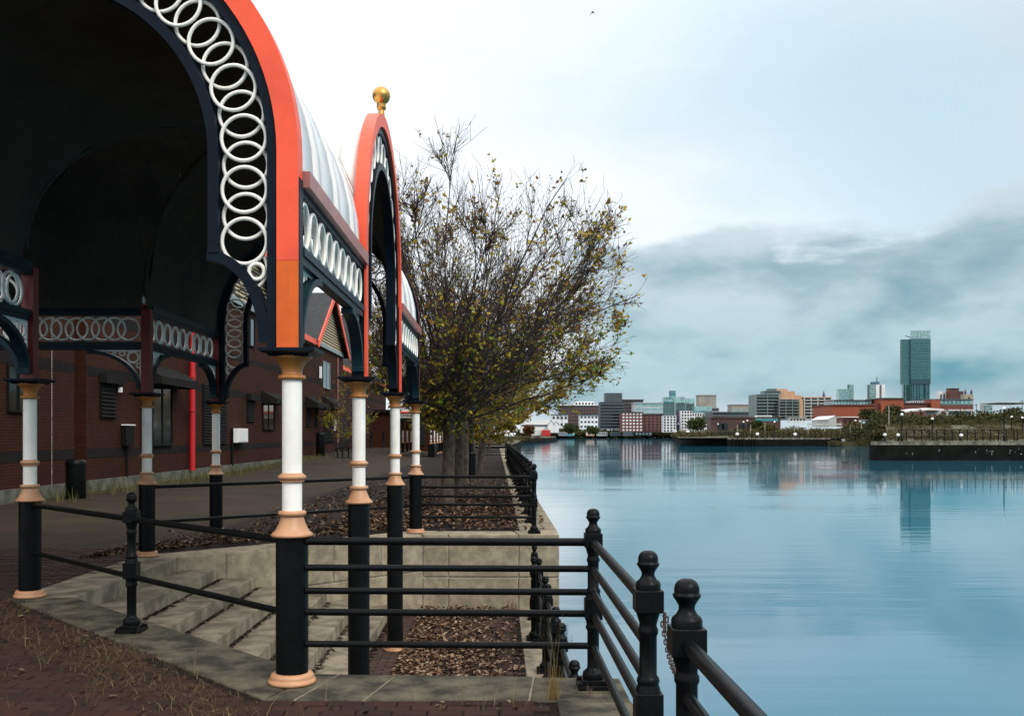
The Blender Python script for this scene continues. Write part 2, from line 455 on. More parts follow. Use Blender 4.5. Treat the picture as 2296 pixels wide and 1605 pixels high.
# coping stones, one by one
coping = put('coping', MB().box(-0.001, 0.001, 5.0, 5.002, -0.4, -0.398).mesh('coping', M['stone2']), kind='structure')
def slab(poly, z0, z1, mat='stone2', name='coping_stone', parent=None, bevel=0.012):
    return MB().prism(poly, z0, z1).build(name, M[mat], parent or coping, bevel=bevel)
def band(p0, p1, q0, q1, cuts, z0, z1, mat='stone2', g=0.004, parent=None, name='coping_stone', bevel=0.012):
    """quad band between inner edge p0-p1 and outer edge q0-q1, cut into stones at the given fractions"""
    L_ = (Vector(p1) - Vector(p0)).length
    for a, b in zip(cuts[:-1], cuts[1:]):
        a2, b2 = a + g / L_, b - g / L_
        lp = lambda s, e, t: (s[0] + (e[0]-s[0]) * t, s[1] + (e[1]-s[1]) * t)
        slab([lp(p0, p1, a2), lp(p0, p1, b2), lp(q0, q1, b2), lp(q0, q1, a2)], z0, z1 + random.uniform(-0.003, 0.003), mat, name, parent, bevel)
        if mat == 'stone2' and b < 1:
            MB().prism([lp(p0, p1, b2 - .002), lp(p0, p1, b + g / L_ + .002), lp(q0, q1, b + g / L_ + .002), lp(q0, q1, b2 - .002)], z0, z1 - .007).build('mortar_joint', M['tread'], parent or coping)
# near edge (front of the picture), between column and quay
band((-1.27, 6.86), (0.85, 6.74), (-1.46, 6.20), (0.85, 6.16), [0, 0.08, 0.27, 0.72, 1.0], -1.25, COP)
# near diagonal
band((-4.35, 10.10), (-1.28, 6.86), (-4.95, 9.98), (-1.47, 6.20), [0, 0.18, 0.45, 0.70, 1.0], -1.25, COP)
# head of the steps
band((-4.35, 13.36), (-4.35, 10.11), (-4.95, 13.6), (-4.95, 9.99), [0, 0.31, 0.64, 1.0], -0.4, COP, 'tread')
# far diagonal and far edge: built of rounded blocks
band((-1.24, 16.46), (-4.35, 13.37), (-1.5, 17.05), (-4.95, 13.61), [0, 0.20, 0.41, 0.62, 0.83, 1.0], -0.60, COP, 'stone', 0.005, bevel=0.024)
band((-1.24, 16.46), (-4.35, 13.37), (-1.5, 17.05), (-4.95, 13.61), [0, 0.28, 0.52, 0.78, 1.0], -1.25, -0.612, 'stone', 0.006, bevel=0.012)
band((1.06, 16.45), (-1.235, 16.46), (1.06, 17.05), (-1.49, 17.05), [0, 0.30, 0.812, 1.0], -0.70, COP, 'stone', 0.006, bevel=0.02)
band((1.06, 16.45), (-1.235, 16.46), (1.06, 17.05), (-1.49, 17.05), [0, 0.30, 0.812, 1.0], -1.25, -0.712, 'stone', 0.006, bevel=0.012)
MB().prism([(1.045, 16.475), (-1.25, 16.478), (-4.36, 13.388), (-4.7, 13.6), (-1.4, 16.9), (1.045, 16.9)], -1.3, -0.02).build('mortar_bed', M['mortar'], coping)
# quay copings along the water
y = -11.0
while y < 6.1:
    y2 = min(y + random.uniform(1.0, 1.25), 6.14)
    if 6.14 - y2 < 0.5: y2 = 6.14
    slab([(0.378, y + .004), (0.85, y + .004), (0.85, y2 - .004), (0.378, y2 - .004)], -0.35, COP, 'stone2'); y = y2
y = 17.06
while y < 60:
    y2 = y + random.uniform(1.0, 1.3)
    slab([(0.403, y + .004), (1.06, y + .004), (1.06, y2 - .004), (0.403, y2 - .004)], -0.35, COP, 'tread'); y = y2
MB().box(0.403, 1.06, y, 125, -0.35, COP).build('coping_run', M['tread'], coping)
y = 6.8
while y < 16.4:
    y2 = min(y + random.uniform(0.8, 1.05), 16.44)
    slab([(0.362, y + .004), (0.84, y + .004), (0.84, y2 - .004), (0.362, y2 - .004)], -1.5, FLOOR + 0.012, 'tread'); y = y2
# quay wall below the copings
MB().box(-3, 0.82, -12, 6.7, -4, -0.34).box(-3, 0.80, 6.7, 16.5, -4, -1.45).box(-3, 1.03, 16.5, 125, -4, -0.34).build('quay_wall', M['quaywall'], kind='structure')

# steps down to the landing: each block its own stone
steps = thing('landing_steps', 'pale stone steps going down from the pavilion to the sunken landing', 'steps', (-3.0, 11.5, FLOOR))
def near_y(x): return 6.86 + (-1.28 - x) * 1.055
def far_y(x): return 16.46 + (x + 1.24) * 0.995
for k in range(1, 7):
    nose = -4.35 + 0.44 * k; top = -0.177 * k
    ya, yb = near_y(nose - 0.25) - 0.25, far_y(nose - 0.25) + 0.15
    n = max(3, int((yb - ya) / 1.35)); cuts = [ya + (yb - ya) * (i + (random.uniform(-.12, .12) if 0 < i < n else 0)) / n for i in range(n + 1)]
    for a, b in zip(cuts[:-1], cuts[1:]):
        MB().box(nose - 0.455, nose, a + .003, b - .003, top - 0.177 if k < 6 else FLOOR - .1, top + random.uniform(-.003, .003)).build('step_block', M['tread'], steps, bevel=0.014)

# water
def water():
    m_, nt, b = new_mat('dock_water')
    N, L = nt.nodes.new, nt.links.new
    b.inputs['Base Color'].default_value = (0.012, 0.112, 0.172, 1)
    b.inputs['Roughness'].default_value = 0.035
    b.inputs['IOR'].default_value = 1.42
    b.inputs['Specular IOR Level'].default_value = 0.6
    geo = N('ShaderNodeNewGeometry')
    mp = N('ShaderNodeMapping'); mp.inputs['Scale'].default_value = (0.22, 1.1, 1); mp.inputs['Rotation'].default_value = (0, 0, rad(-8)); L(geo.outputs['Position'], mp.inputs[0])
    n1 = N('ShaderNodeTexNoise'); n1.inputs['Scale'].default_value = 1.0; n1.inputs['Detail'].default_value = 5; n1.inputs['Roughness'].default_value = 0.5; L(mp.outputs[0], n1.inputs[0])
    n2 = N('ShaderNodeTexNoise'); n2.inputs['Scale'].default_value = 0.045; n2.inputs['Detail'].default_value = 3; n2.inputs['Distortion'].default_value = 0.6
    mp2 = N('ShaderNodeMapping'); mp2.inputs['Scale'].default_value = (0.5, 1.3, 1); L(geo.outputs['Position'], mp2.inputs[0]); L(mp2.outputs[0], n2.inputs[0])
    pw = N('ShaderNodeMapRange'); pw.inputs[1].default_value = 0.42; pw.inputs[2].default_value = 0.68; pw.inputs[3].default_value = 0.12; pw.inputs[4].default_value = 1.1
    L(n2.outputs[0], pw.inputs[0])
    ml = N('ShaderNodeMath'); ml.operation = 'MULTIPLY'; L(n1.outputs[0], ml.inputs[0]); L(pw.outputs[0], ml.inputs[1])
    bp = N('ShaderNodeBump'); bp.inputs['Strength'].default_value = 0.26; bp.inputs['Distance'].default_value = 0.08
    L(ml.outputs[0], bp.inputs['Height']); L(bp.outputs[0], b.inputs['Normal'])
    poly_sheet('water', [(-30, -60), (2500, -60), (2500, 1500), (-30, 1500)], WATER, m_)
water()

# loose bricks of the near deck: the 300 that show largest, each its own piece
def brick_mesh(i):
    l, w, h, c = 0.205, 0.099, 0.03, 0.006
    sh = [(0.0330, 0.0135, 0.0084), (0.0284, 0.0130, 0.0084), (0.0383, 0.0156, 0.0097), (0.0238, 0.0114, 0.0080), (0.0343, 0.0166, 0.0109)][i]
    b = MB(); x, y = l / 2, w / 2
    vs = [(-x,-y,0),(x,-y,0),(x,y,0),(-x,y,0),(-x,-y,h-c),(x,-y,h-c),(x,y,h-c),(-x,y,h-c),(-x+c,-y+c,h),(x-c,-y+c,h),(x-c,y-c,h),(-x+c,y-c,h)]
    b.add(vs, [(0,1,5,4),(1,2,6,5),(2,3,7,6),(3,0,4,7),(4,5,9,8),(5,6,10,9),(6,7,11,10),(7,4,8,11),(8,9,10,11)], 0, sh)
    return b.mesh('brick', M['brick_piece'], recalc=False)
brick_meshes = [brick_mesh(i) for i in range(5)]
def on_near_deck(x, y, m_=0.06):
    if x > 0.375 - 0.11: return False
    if x > -1.46: return y < 6.2 - m_
    if x < -4.9: return True
    return y < 6.2 + (-1.46 - x) * 1.083 - m_ * 1.6
spots = []
row = 0; y = 4.6
while y < 14.5:
    x = -7.4 + (row % 2) * 0.107 + random.uniform(-0.01, 0.01)
    while x < 0.30:
        px = 1113 + 2200 * x / y; py = 975 + 2200 * EYE / y
        if on_near_deck(x, y) and py < 1640 and px > -40:
            spots.append((1.0 / (y ** 3), x, y))
        x += 0.215
    y += 0.108; row += 1
spots.sort(reverse=True)
far_bricks = MB()
for i, (_, x, y) in enumerate(spots):
    z = -0.018 + random.uniform(-0.004, 0.005)
    if i < 300:
        put('brick', brick_meshes[random.randrange(5)], deck, (x, y, z), (random.uniform(-.02, .02), random.uniform(-.015, .015), random.uniform(-.02, .02)))
    else:
        s = random.choice([(0.0330, 0.0135, 0.0084), (0.0284, 0.0130, 0.0084), (0.0383, 0.0156, 0.0097), (0.0238, 0.0114, 0.0080)])
        l, w, h = 0.1025, 0.0495, z + 0.03
        far_bricks.add([(x-l,y-w,-.01),(x+l,y-w,-.01),(x+l,y+w,-.01),(x-l,y+w,-.01),(x-l+.004,y-w+.004,h),(x+l-.004,y-w+.004,h),(x+l-.004,y+w-.004,h),(x-l+.004,y+w-.004,h)],
            [(4,5,6,7),(0,1,5,4),(1,2,6,5),(2,3,7,6),(3,0,4,7)], 0, s)
far_bricks.build('paving_bricks', M['brick_piece'], deck, recalc=False, kind='stuff')
lb = MB(); row = 0; y = 6.9
while y < 16.4:
    x = -1.62 + (row % 2) * 0.107
    while x < 0.24:
        s = random.choice([(0.060, 0.034, 0.026), (0.050, 0.030, 0.024), (0.066, 0.036, 0.027), (0.042, 0.027, 0.022)])
        l, w, h = 0.1025, 0.0495, FLOOR + 0.012 + random.uniform(-.003, .003)
        lb.add([(x-l,y-w,FLOOR-.01),(x+l,y-w,FLOOR-.01),(x+l,y+w,FLOOR-.01),(x-l,y+w,FLOOR-.01),(x-l+.004,y-w+.004,h),(x+l-.004,y-w+.004,h),(x+l-.004,y+w-.004,h),(x-l+.004,y+w-.004,h)],
            [(4,5,6,7),(0,1,5,4),(1,2,6,5),(2,3,7,6),(3,0,4,7)], 0, s)
        x += 0.215
    y += 0.108; row += 1
lb.build('landing_bricks', M['brick_piece'], bpy.data.objects['landing_floor'], recalc=False, kind='stuff')

# ================================================================ PAVILION
M['flashing_grey'] = paint('grey_flashing', (0.20, 0.20, 0.21), .6, .2, 4)
PT = {'A': (-1.374, 6.60), 'B': (-1.374, 9.80), 'C': (-1.374, 13.30), 'D': (-1.374, 16.72),
      'E': (-4.80, 6.72), 'L': (-4.80, 10.10), 'M': (-4.80, 13.48), 'N': (-4.80, 16.80), 'S': (-8.20, 10.15), 'T': (-8.20, 13.48)}
PLATE = 2.253; ZC = 3.558
pav = thing('dockside_pavilion', 'white-roofed iron pavilion with red arches, white ring tracery and striped columns over the steps', 'pavilion', (-3.087, 11.6, 0))

def column(name, base, root, at=None):
    cx, cy = at or PT[name]
    b = MB().lathe([(0.108, base + 0.05), (0.108, 1.0)], cx, cy, 28)
    o = b.build('column', M['black'], root)
    MB().lathe([(0.066, 1.15), (0.066, 2.06)], cx, cy, 24).build('shaft', M['white'], o)
    MB().lathe([(0.10, base), (0.157, base + .004), (0.160, base + .016), (0.155, base + .030), (0.143, base + .034), (0.146, base + .048), (0.140, base + .064), (0.128, base + .072), (0.10, base + .075)], cx, cy, 28).build('base_moulding', M['peach'], o)
    MB().lathe([(0.10, 0.998), (0.132, 0.998), (0.139, 1.006), (0.139, 1.016), (0.131, 1.024), (0.118, 1.034), (0.104, 1.055), (0.090, 1.085), (0.080, 1.115), (0.074, 1.135), (0.074, 1.138),
                (0.088, 1.140), (0.094, 1.150), (0.094, 1.160), (0.088, 1.171), (0.060, 1.174)], cx, cy, 28).build('skirt', M['peach'], o)
    MB().lathe([(0.06, 1.362), (0.078, 1.364), (0.082, 1.371), (0.077, 1.378), (0.086, 1.381), (0.094, 1.392), (0.094, 1.402), (0.086, 1.412), (0.077, 1.414), (0.074, 1.424), (0.06, 1.426)], cx, cy, 28).build('collar', M['peach'], o)
    MB().lathe([(0.06, 2.048), (0.084, 2.050), (0.092, 2.060), (0.092, 2.070), (0.084, 2.080), (0.069, 2.083), (0.068, 2.10), (0.072, 2.125), (0.083, 2.15), (0.100, 2.172), (0.122, 2.188), (0.137, 2.196), (0.137, 2.205), (0.06, 2.207)], cx, cy, 28).build('capital', M['peach_shaded'], o)
    MB().lathe([(0.180, PLATE - .052), (0.205, PLATE - .032)], cx, cy, 4, rot=rad(45), smooth=False).lathe([(0.232, PLATE - .032), (0.262, PLATE - .020), (0.262, PLATE)], cx, cy, 4, rot=rad(45), smooth=False).build('capital_plate', M['navy'], o)
    MB().box(cx - .062, cx + .062, cy - .062, cy + .062, PLATE, 3.40).build('post', M['navy'] if name and name in 'ABCD' else M['maroon'], o)
for nm in 'ABCDLMNEST':
    column(nm, {'B': FLOOR + .01, 'C': FLOOR + .01}.get(nm, COP if nm in 'ADLMN' else 0.0), pav)

ring_mesh_cache = {}
def ring_mesh(R, r, mat, seg=32):
    k = (R, r, mat)
    if k not in ring_mesh_cache:
        ring_mesh_cache[k] = MB().ring((0,0,0), (1,0,0), (0,0,1), R, r, seg, 8).mesh('ring', M[mat])
    return ring_mesh_cache[k]

def frame(p, q):
    p, q = Vector((*p, 0)), Vector((*q, 0)); d = q - p; u = d.normalized()
    return (p + q) / 2, u, d.length / 2, math.atan2(u.y, u.x)

def arch(p, q, flip, root, front_red='red', patch=False, dback=-.045):
    """p->q in plan; n = outward side"""
    c, u, h, ang = frame(p, q)
    n = Vector((u.y, -u.x, 0)) * (-1 if flip else 1); up = Vector((0, 0, 1))
    def P(s, z): return c + u * s + up * z
    def path(R, zb):
        pts = [P(-R, zb)] + [P(-R * math.cos(a), ZC + R * math.sin(a)) for a in [math.pi * i / 48 for i in range(49)]] + [P(R, zb)]
        return pts
    Rr0, Rr1 = h - .084, h + .060
    zr = 3.40
    a_ = MB().strip(path(h - .156, PLATE), path(h - .085, PLATE), n, -.05, .055).strip(path(h - .555, 2.90), path(h - .485, 2.90), n, -.06, .06)
    # brackets under the inner band, curving out to the columns
    for sg in (-1, 1):
        ci, co = [], []
        for i in range(17):
            t = math.pi / 2 * i / 16
            co.append(P(sg * ((h - .565) + .425 * math.sin(t)), 2.29 + .615 * math.cos(t) + .012))
            ci.append(P(sg * ((h - .565) + .350 * math.sin(t)), 2.29 + .545 * math.cos(t) + .012))
        a_.strip(ci, co, n, -.065, .05)
        a_.strip([P(sg * (h - .156), PLATE), P(sg * (h - .156), 2.45)], [P(sg * (h - .08), PLATE), P(sg * (h - .08), 2.45)], n, -.064, .049)
    if dback > 0: a_.strip(path(Rr0 - .002, PLATE), path(Rr1, PLATE), n, -.05, dback - .001)
    arch_o = a_.build('arch', M['navy'], root)
    red = MB().strip(path(Rr0, zr), path(Rr1, zr), n, dback, .085)
    red.build('arch_band', M[front_red], arch_o)
    for sg in (-1, 1):
        zs = [(PLATE, zr)]
        if patch and sg == patch: zs = [(2.84, zr)]
        for z0, z1 in zs:
            MB().strip([P(sg * Rr0, z0), P(sg * Rr0, z1)], [P(sg * Rr1, z0), P(sg * Rr1, z1)], n, .063, .0851).build('arch_leg', M[front_red], arch_o)
        if patch and sg == patch:
            MB().strip([P(sg * Rr0, PLATE), P(sg * Rr0, 2.838)], [P(sg * Rr1, PLATE), P(sg * Rr1, 2.838)], n, .063, .0852).build('arch_leg', M['orange'], arch_o, label='leg foot touched up in a duller orange')
    # rings
    Rc = h - .318; leg = ZC - 2.98; tot = 2 * leg + math.pi * Rc
    nfr = round(tot / .338) + 1
    me = ring_mesh(.152, .0135, 'white')
    def along(t):
        if t < leg: return P(-Rc, 2.98 + t)
        if t > tot - leg: return P(Rc, 2.98 + tot - t)
        a = (t - leg) / Rc
        return P(-Rc * math.cos(a), ZC + Rc * math.sin(a))
    for i in range(nfr):
        put('ring', me, arch_o, along(tot * i / (nfr - 1)) + n * .020, (0, 0, ang))
        if i < nfr - 1: put('ring', me, arch_o, along(tot * (i + .5) / (nfr - 1)) - n * .014, (0, 0, ang))
    small = ring_mesh(.052, .014, 'white')
    for sg in (-1, 1):
        put('ring', small, arch_o, P(sg * (h - .235), 2.775) + n * .02, (0, 0, ang))
        MB().ring(P(sg * (h - .318), 2.80), u * sg, up, .150, .0135, 12, 8, rad(-52), rad(30)).build('scroll', M['white'], arch_o)
    return arch_o

def beam(p, q, flip, root, outer='crimson', chord='teal', ringmat='white', brackets=True):
    c, u, h, ang = frame(p, q)
    n = Vector((u.y, -u.x, 0)) * (-1 if flip else 1); up = Vector((0, 0, 1))
    def P(s, z, d=0.0): return c + u * s + up * z + n * d
    e = h - .075
    b = MB()
    def bar(z0, z1, d0, d1): b.strip([P(-e, z0), P(e, z0)], [P(-e, z1), P(e, z1)], n, d0, d1)
    bar(2.845, 2.90, -.035, .055); bar(2.90, 2.955, -.05, .07); bar(3.315, 3.36, -.05, .05); bar(3.36, 3.45, -.06, .03)
    o = b.build('beam', M[chord], root)
    MB().strip([P(-h + .09, 3.365), P(h - .05, 3.365)], [P(-h + .09, 3.475), P(h - .05, 3.475)], n, .031, .105).build('gutter', M[outer], o)
    k = 9; me = ring_mesh(.152, .0150, ringmat)
    sp = (2 * e - .02) / k
    for i in range(k):
        put('ring', me, o, P(-e + .01 + sp * (i + .5), 3.135, .032), (0, 0, ang))
        if i < k - 1: put('ring', me, o, P(-e + .01 + sp * (i + 1), 3.135, -.016), (0, 0, ang))
    if brackets:
        for sg in (-1, 1):
            RA, RB = .74, .54; ox, oz = h - .075 - RA, 2.845 - RB
            oi = [P(sg * (ox + (RA - .05) * math.sin(t)), oz + (RB - .05) * math.cos(t)) for t in [math.pi / 2 * i / 14 for i in range(15)]]
            oo = [P(sg * (ox + RA * math.sin(t)), oz + RB * math.cos(t)) for t in [math.pi / 2 * i / 14 for i in range(15)]]
            br = MB().strip(oi, oo, n, -.05, .06).build('bracket', M[chord], o)
            w = MB()
            kx, kz = h - .075, 2.845
            w.ring(P(sg * (kx - .115), kz - .100, .0), u, up, .076, .017, 22, 6)
            w.strip([P(sg * kx, kz - .47), P(sg * kx, kz)], [P(sg * (kx - .022), kz - .43), P(sg * (kx - .022), kz - .022)], n, -.012, .012)
            w.strip([P(sg * (kx - .64), kz), P(sg * kx, kz)], [P(sg * (kx - .60), kz - .022), P(sg * (kx - .022), kz - .0225)], n, -.0125, .0125)
            w.ring(P(sg * (kx - .038), kz - .215, .0), u, up, .030, .013, 14, 6)
            w.ring(P(sg * (kx - .265), kz - .048, .0), u, up, .036, .013, 14, 6)
            w.ring(P(sg * (kx - .375), kz - .030, .0), u, up, .022, .011, 12, 6)
            w.build('bracket_web', M['white'], br)
    return o
front = arch(PT['E'], PT['A'], False, pav, patch=1)
side = arch(PT['B'], PT['C'], False, pav)
back = arch(PT['D'], PT['N'], False, pav, dback=.056)
beam(PT['A'], PT['B'], False, pav); beam(PT['C'], PT['D'], False, pav)
beam(PT['E'], PT['L'], True, pav, 'maroon'); beam(PT['M'], PT['N'], True, pav, 'maroon')
beam(PT['S'], PT['L'], False, pav, 'maroon'); beam(PT['T'], PT['M'], True, pav, 'maroon')
arch(PT['S'], PT['T'], True, pav)

# roof: two barrel vaults that meet over the middle bay, laid in curved sheets
XL, XR = PT['L'][0], PT['B'][0]; CX = (XL + XR) / 2
CY = (PT['B'][1] + PT['C'][1]) / 2 + .08
RN = (XR - XL) / 2 + .010; RC = (PT['C'][1] - PT['B'][1]) / 2 + .010
def vault_sheet(axis, t0, t1, R, lim, z0, mi):
    """sheet between axis positions t0..t1; angle limits from lim(t) = half-width kept (None: full)"""
    b = MB(); n = 22
    def pt(t, a):
        s, z = R * math.cos(a), ZC + (R if axis == 'y' else R + RN - RC) * math.sin(a)
        return (CX + s, t, z) if axis == 'y' else (t, CY + s, z)
    rows = []
    for t in (t0, t1):
        lm = lim(t)
        if lm is None: a0, a1 = 0.0, math.pi
        else:
            lm = min(max(lm, 0.02), R); a0, a1 = (math.acos(lm / R), math.pi - math.acos(lm / R))
        r_ = [pt(t, a0 + (a1 - a0) * i / n) for i in range(n + 1)]
        if lm is None and z0 is not None:
            e0, e1 = r_[0], r_[-1]; r_ = [(e0[0], e0[1], z0)] + r_ + [(e1[0], e1[1], z0)]
        rows.append(r_)
    if len(rows[0]) != len(rows[1]):
        return None
    k = len(rows[0])
    b.add(rows[0] + rows[1], [(i, i + 1, k + i + 1, k + i) for i in range(k - 1)], mi, None, True)
    return b
sheets = []
ys = [PT['A'][1] + .05]
kk = 0
while ys[-1] < PT['D'][1] - .2: ys.append(min(ys[-1] + (.62 if kk % 2 == 0 else .30), PT['D'][1] - .04)); kk += 1
YB0, YB1 = CY - RC, CY + RC
cuts = sorted(set([round(v, 4) for v in ys + [YB0, YB1, CY]]))
cuts = [v for i, v in enumerate(cuts) if i == 0 or v - cuts[i-1] > .02]
roof_i = 0
ceil_b = MB()
for a, b_ in zip(cuts[:-1], cuts[1:]):
    mid = (a + b_) / 2
    inside = YB0 - .01 < mid < YB1 + .01
    lim = (lambda t: abs(t - CY) * RN / RC) if inside else (lambda t: None)
    g = .004
    for R_, dest in ((RN, 'roof'), (RN - .05, 'ceil')):
        vb = vault_sheet('y', a + (g if dest == 'roof' else 0), b_ - (g if dest == 'roof' else 0), R_, lim, 3.475 if dest == 'roof' else 3.40, 0)
        if vb is None: continue
        if dest == 'roof':
            o = vb.build('roof_panel', M['roof_white'] if roof_i % 2 else M['roof_pale'], pav, recalc=False)
            so = o.modifiers.new('thick', 'SOLIDIFY'); so.thickness = .02 if roof_i % 2 else .008; so.offset = -1
        else:
            ceil_b.add(vb.v, vb.f, 0, None, True)
    roof_i += 1
XS = PT['S'][0]
xs = [XS + .05]
while xs[-1] < XR - .06: xs.append(min(xs[-1] + .343, XR - .045))
xs = sorted(set([round(v, 4) for v in xs + [CX, CX - RN]])); xs = [v for i, v in enumerate(xs) if i == 0 or v - xs[i-1] > .02]
for a, b_ in zip(xs[:-1], xs[1:]):
    lim = (lambda t: abs(t - CX) * RC / RN) if (a + b_) / 2 > CX - RN else (lambda t: None)
    for R_, dest in ((RC, 'roof'), (RC - .05, 'ceil')):
        vb = vault_sheet('x', a + .002, b_ - .002, R_, lim, 3.475 if dest == 'roof' else 3.40, 0)
        if dest == 'roof':
            o = vb.build('roof_panel', M['roof_white'], pav, recalc=False)
            so = o.modifiers.new('thick', 'SOLIDIFY'); so.thickness = .012; so.offset = 1
        else: ceil_b.add(vb.v, vb.f, 0, None, True)
MB().tube([(XS + .08, CY, ZC + RN + .012), (XR - .1, CY, ZC + RN + .012)], .016, 8).build('ridge_strip', M['flashing_grey'], pav)
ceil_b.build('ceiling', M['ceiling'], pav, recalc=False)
# dark ribs along the groins
for sx in (-1, 1):
    for sy in (-1, 1):
        pts = [(CX + sx * (RN - .045) * math.sin(t), CY + sy * (RC - .045) * math.sin(t), ZC + (RN - .045) * math.cos(t)) for t in [math.pi / 2 * i / 20 for i in range(21)]]
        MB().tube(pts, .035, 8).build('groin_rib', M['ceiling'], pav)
# golden ball finial on the water-side arch
fx, fy, fz = PT['B'][0] + .02, (PT['B'][1] + PT['C'][1]) / 2, ZC + 1.75 + .06
fin = MB().lathe([(.06, fz - .02), (.062, fz + .005), (.045, fz + .02), (.040, fz + .05), (.034, fz + .13), (.034, fz + .135), (.052, fz + .14), (.055, fz + .165), (.050, fz + .20), (.052, fz + .205)], fx, fy, 20)
fb = fz + .195 + .105
fin.lathe([(.105 * math.sin(math.pi * i / 16) + .0005, fb - .105 * math.cos(math.pi * i / 16)) for i in range(17)], fx, fy, 28)
fin.build('ball_finial', M['gold'], pav)

# arcade farther along the same quay
arc = thing('quay_arcade', 'distant white-roofed arcade with ring frieze and rows of white columns beyond the trees', 'arcade', (-6.45, 83, .1))
AX0, AX1, AYS = -7.9, -5.0, [75.0, 79.0, 83.0, 87.0, 91.0]
for yy in AYS:
    for xx in (AX0, AX1): column(None, 0.1, arc, (xx, yy))
for a, b_ in zip(AYS[:-1], AYS[1:]):
    beam((AX1, a), (AX1, b_), False, arc, 'red', 'navy'); beam((AX0, a), (AX0, b_), True, arc, 'red', 'navy')
beam((AX0, AYS[0]), (AX1, AYS[0]), False, arc, 'red', 'navy')
R_ = (AX1 - AX0) / 2; cx = (AX0 + AX1) / 2
rb = MB()
prof = [(cx + (R_ + .1) * math.cos(math.pi * i / 20), 3.48 + 1.55 * math.sin(math.pi * i / 20)) for i in range(21)]
rb.add([(x, AYS[0] - .1, z) for x, z in prof] + [(x, AYS[-1] + .1, z) for x, z in prof], [(i, i + 1, 22 + i, 21 + i) for i in range(20)] + [tuple(range(21)), tuple(range(41, 20, -1))], 0, None, False)
rb.build('roof', M['roof_white'], arc)
MB().box(AX1 - .2, AX1 + .3, 74.6, 78, .0, 1.0).build('kerb_box', M['black'], arc)

# ================================================================ RAILINGS
def railing_post(x, y, base, parent, mid=True, base_plate=True):
    b = MB()
    z = base
    if base_plate:
        b.box(x - .105, x + .105, y - .105, y + .105, z, z + .028)
        b.box(x - .078, x + .078, y - .078, y + .078, z + .028, z + .058)
        for sx in (-1, 1):
            for sy in (-1, 1):
                b.lathe([(.016, z + .028), (.016, z + .044), (.008, z + .05)], x + sx * .088, y + sy * .088, 6, smooth=False)
    b.lathe([(.066, z + .055), (.072, z + .075), (.068, z + .10), (.052, z + .112), (.042, z + .125), (.039, z + .14), (.039, z + .37), (.048, z + .385), (.050, z + .40), (.044, z + .412), (.050, z + .44), (.054, z + .455)], x, y, 18)
    b.box(x - .057, x + .057, y - .057, y + .057, z + .45, z + .585)
    b.lathe([(.054, z + .58), (.050, z + .60), (.044, z + .618), (.049, z + .63), (.045, z + .645), (.037, z + .655), (.037, z + .82), (.043, z + .832), (.043, z + .846), (.037, z + .858), (.037, z + .872), (.050, z + .915), (.054, z + .93)], x, y, 18)
    b.box(x - .058, x + .058, y - .058, y + .058, z + .922, z + 1.016)
    o = b.build('post', M['black'], parent, bevel=.004)
    MB().lathe([(.052, z + 1.014), (.053, z + 1.035), (.050, z + 1.046), (.036, z + 1.058), (.027, z + 1.075), (.028, z + 1.088), (.038, z + 1.105), (.046, z + 1.116), (.0475, z + 1.121), (.0475, z + 1.126), (.042, z + 1.127),
                (.0428, z + 1.137), (.0422, z + 1.148), (.0386, z + 1.159), (.0315, z + 1.169), (.021, z + 1.176), (.003, z + 1.179)], x, y, 24).build('finial', M['black'], o)
    return o
RAILS = [(.971, .027), (.794, .0225), (.640, .0225), (.498, .0235), (.285, .0225)]
def rail(p, q, zp, zq, r, parent):
    return MB().tube([(*p, zp), (*q, zq)], r, 12).build('rail', M['black'], parent)
def rails(p, q, base, parent, which=RAILS):
    for z, r in which: rail(p, q, base + z, base + z, r, parent)

A_, P1, P2, P3 = PT['A'], (.641, 6.5), (.640, 4.14), (.646, 3.33)
r1 = thing('quay_railing', 'near black five-bar railing from the front column to the corner post and along the water', 'railing', (*P1, COP))
railing_post(*P1, COP, r1); railing_post(*P2, COP, r1)
rails((A_[0] + .1, 6.56), P1, 0, r1); rails(P1, P2, 0, r1)
r2 = thing('quay_railing', 'black ball-topped post and thick rails running off the lower right corner', 'railing', (*P3, COP))
railing_post(*P3, COP, r2); rails(P3, (.66, .35), 0, r2); railing_post(.66, .35, COP, r2)
r3 = thing('diagonal_railing', 'black two-bar railing with a middle post across the near side of the steps', 'railing', (-3.10, 8.34, COP))
LA = [(.965, .026), (.478, .024)]
railing_post(-3.10, 8.34, COP, r3)
rails(PT['L'], (-3.10, 8.34), 0, r3, LA); rails((-3.10, 8.34), A_, 0, r3, LA)
r4 = thing('diagonal_railing', 'black two-bar railing across the far side of the steps', 'railing', (-3.09, 15.1, COP))
railing_post(-3.09, 15.1, COP, r4)
rails(PT['M'], (-3.09, 15.1), 0, r4, LA); rails((-3.09, 15.1), PT['D'], 0, r4, LA)
r5 = thing('quay_railing', 'long black railing with ball-topped posts along the far quay edge under the trees', 'railing', (.64, 16.7, COP))
E5 = (.64, 16.62)
rails((PT['D'][0] + .1, 16.7), E5, 0, r5)
p = E5; railing_post(*E5, COP, r5)
i = 0
post_src = None
while p[1] < 58:
    q = (.64, p[1] + 2.02)
    o = railing_post(*q, COP, r5)
    p = q
for z, r in RAILS: MB().tube([(E5[0], E5[1], z), (.64, 68, z)], r, 8).build('rail', M['black'], r5)
rails((-1.9, 68), (.64, 68), 0, r5)
railing_post(.64, 68, COP, r5)
r6 = thing('landing_railing', 'black railing of ball-topped posts along the sunken landing edge, below deck level', 'railing', (.6, 10, FLOOR))
ly = [7.55, 9.05, 9.9, 11.43, 12.05, 13.8, 15.5]
for yy in ly: railing_post(.60, yy, FLOOR + .012, r6)
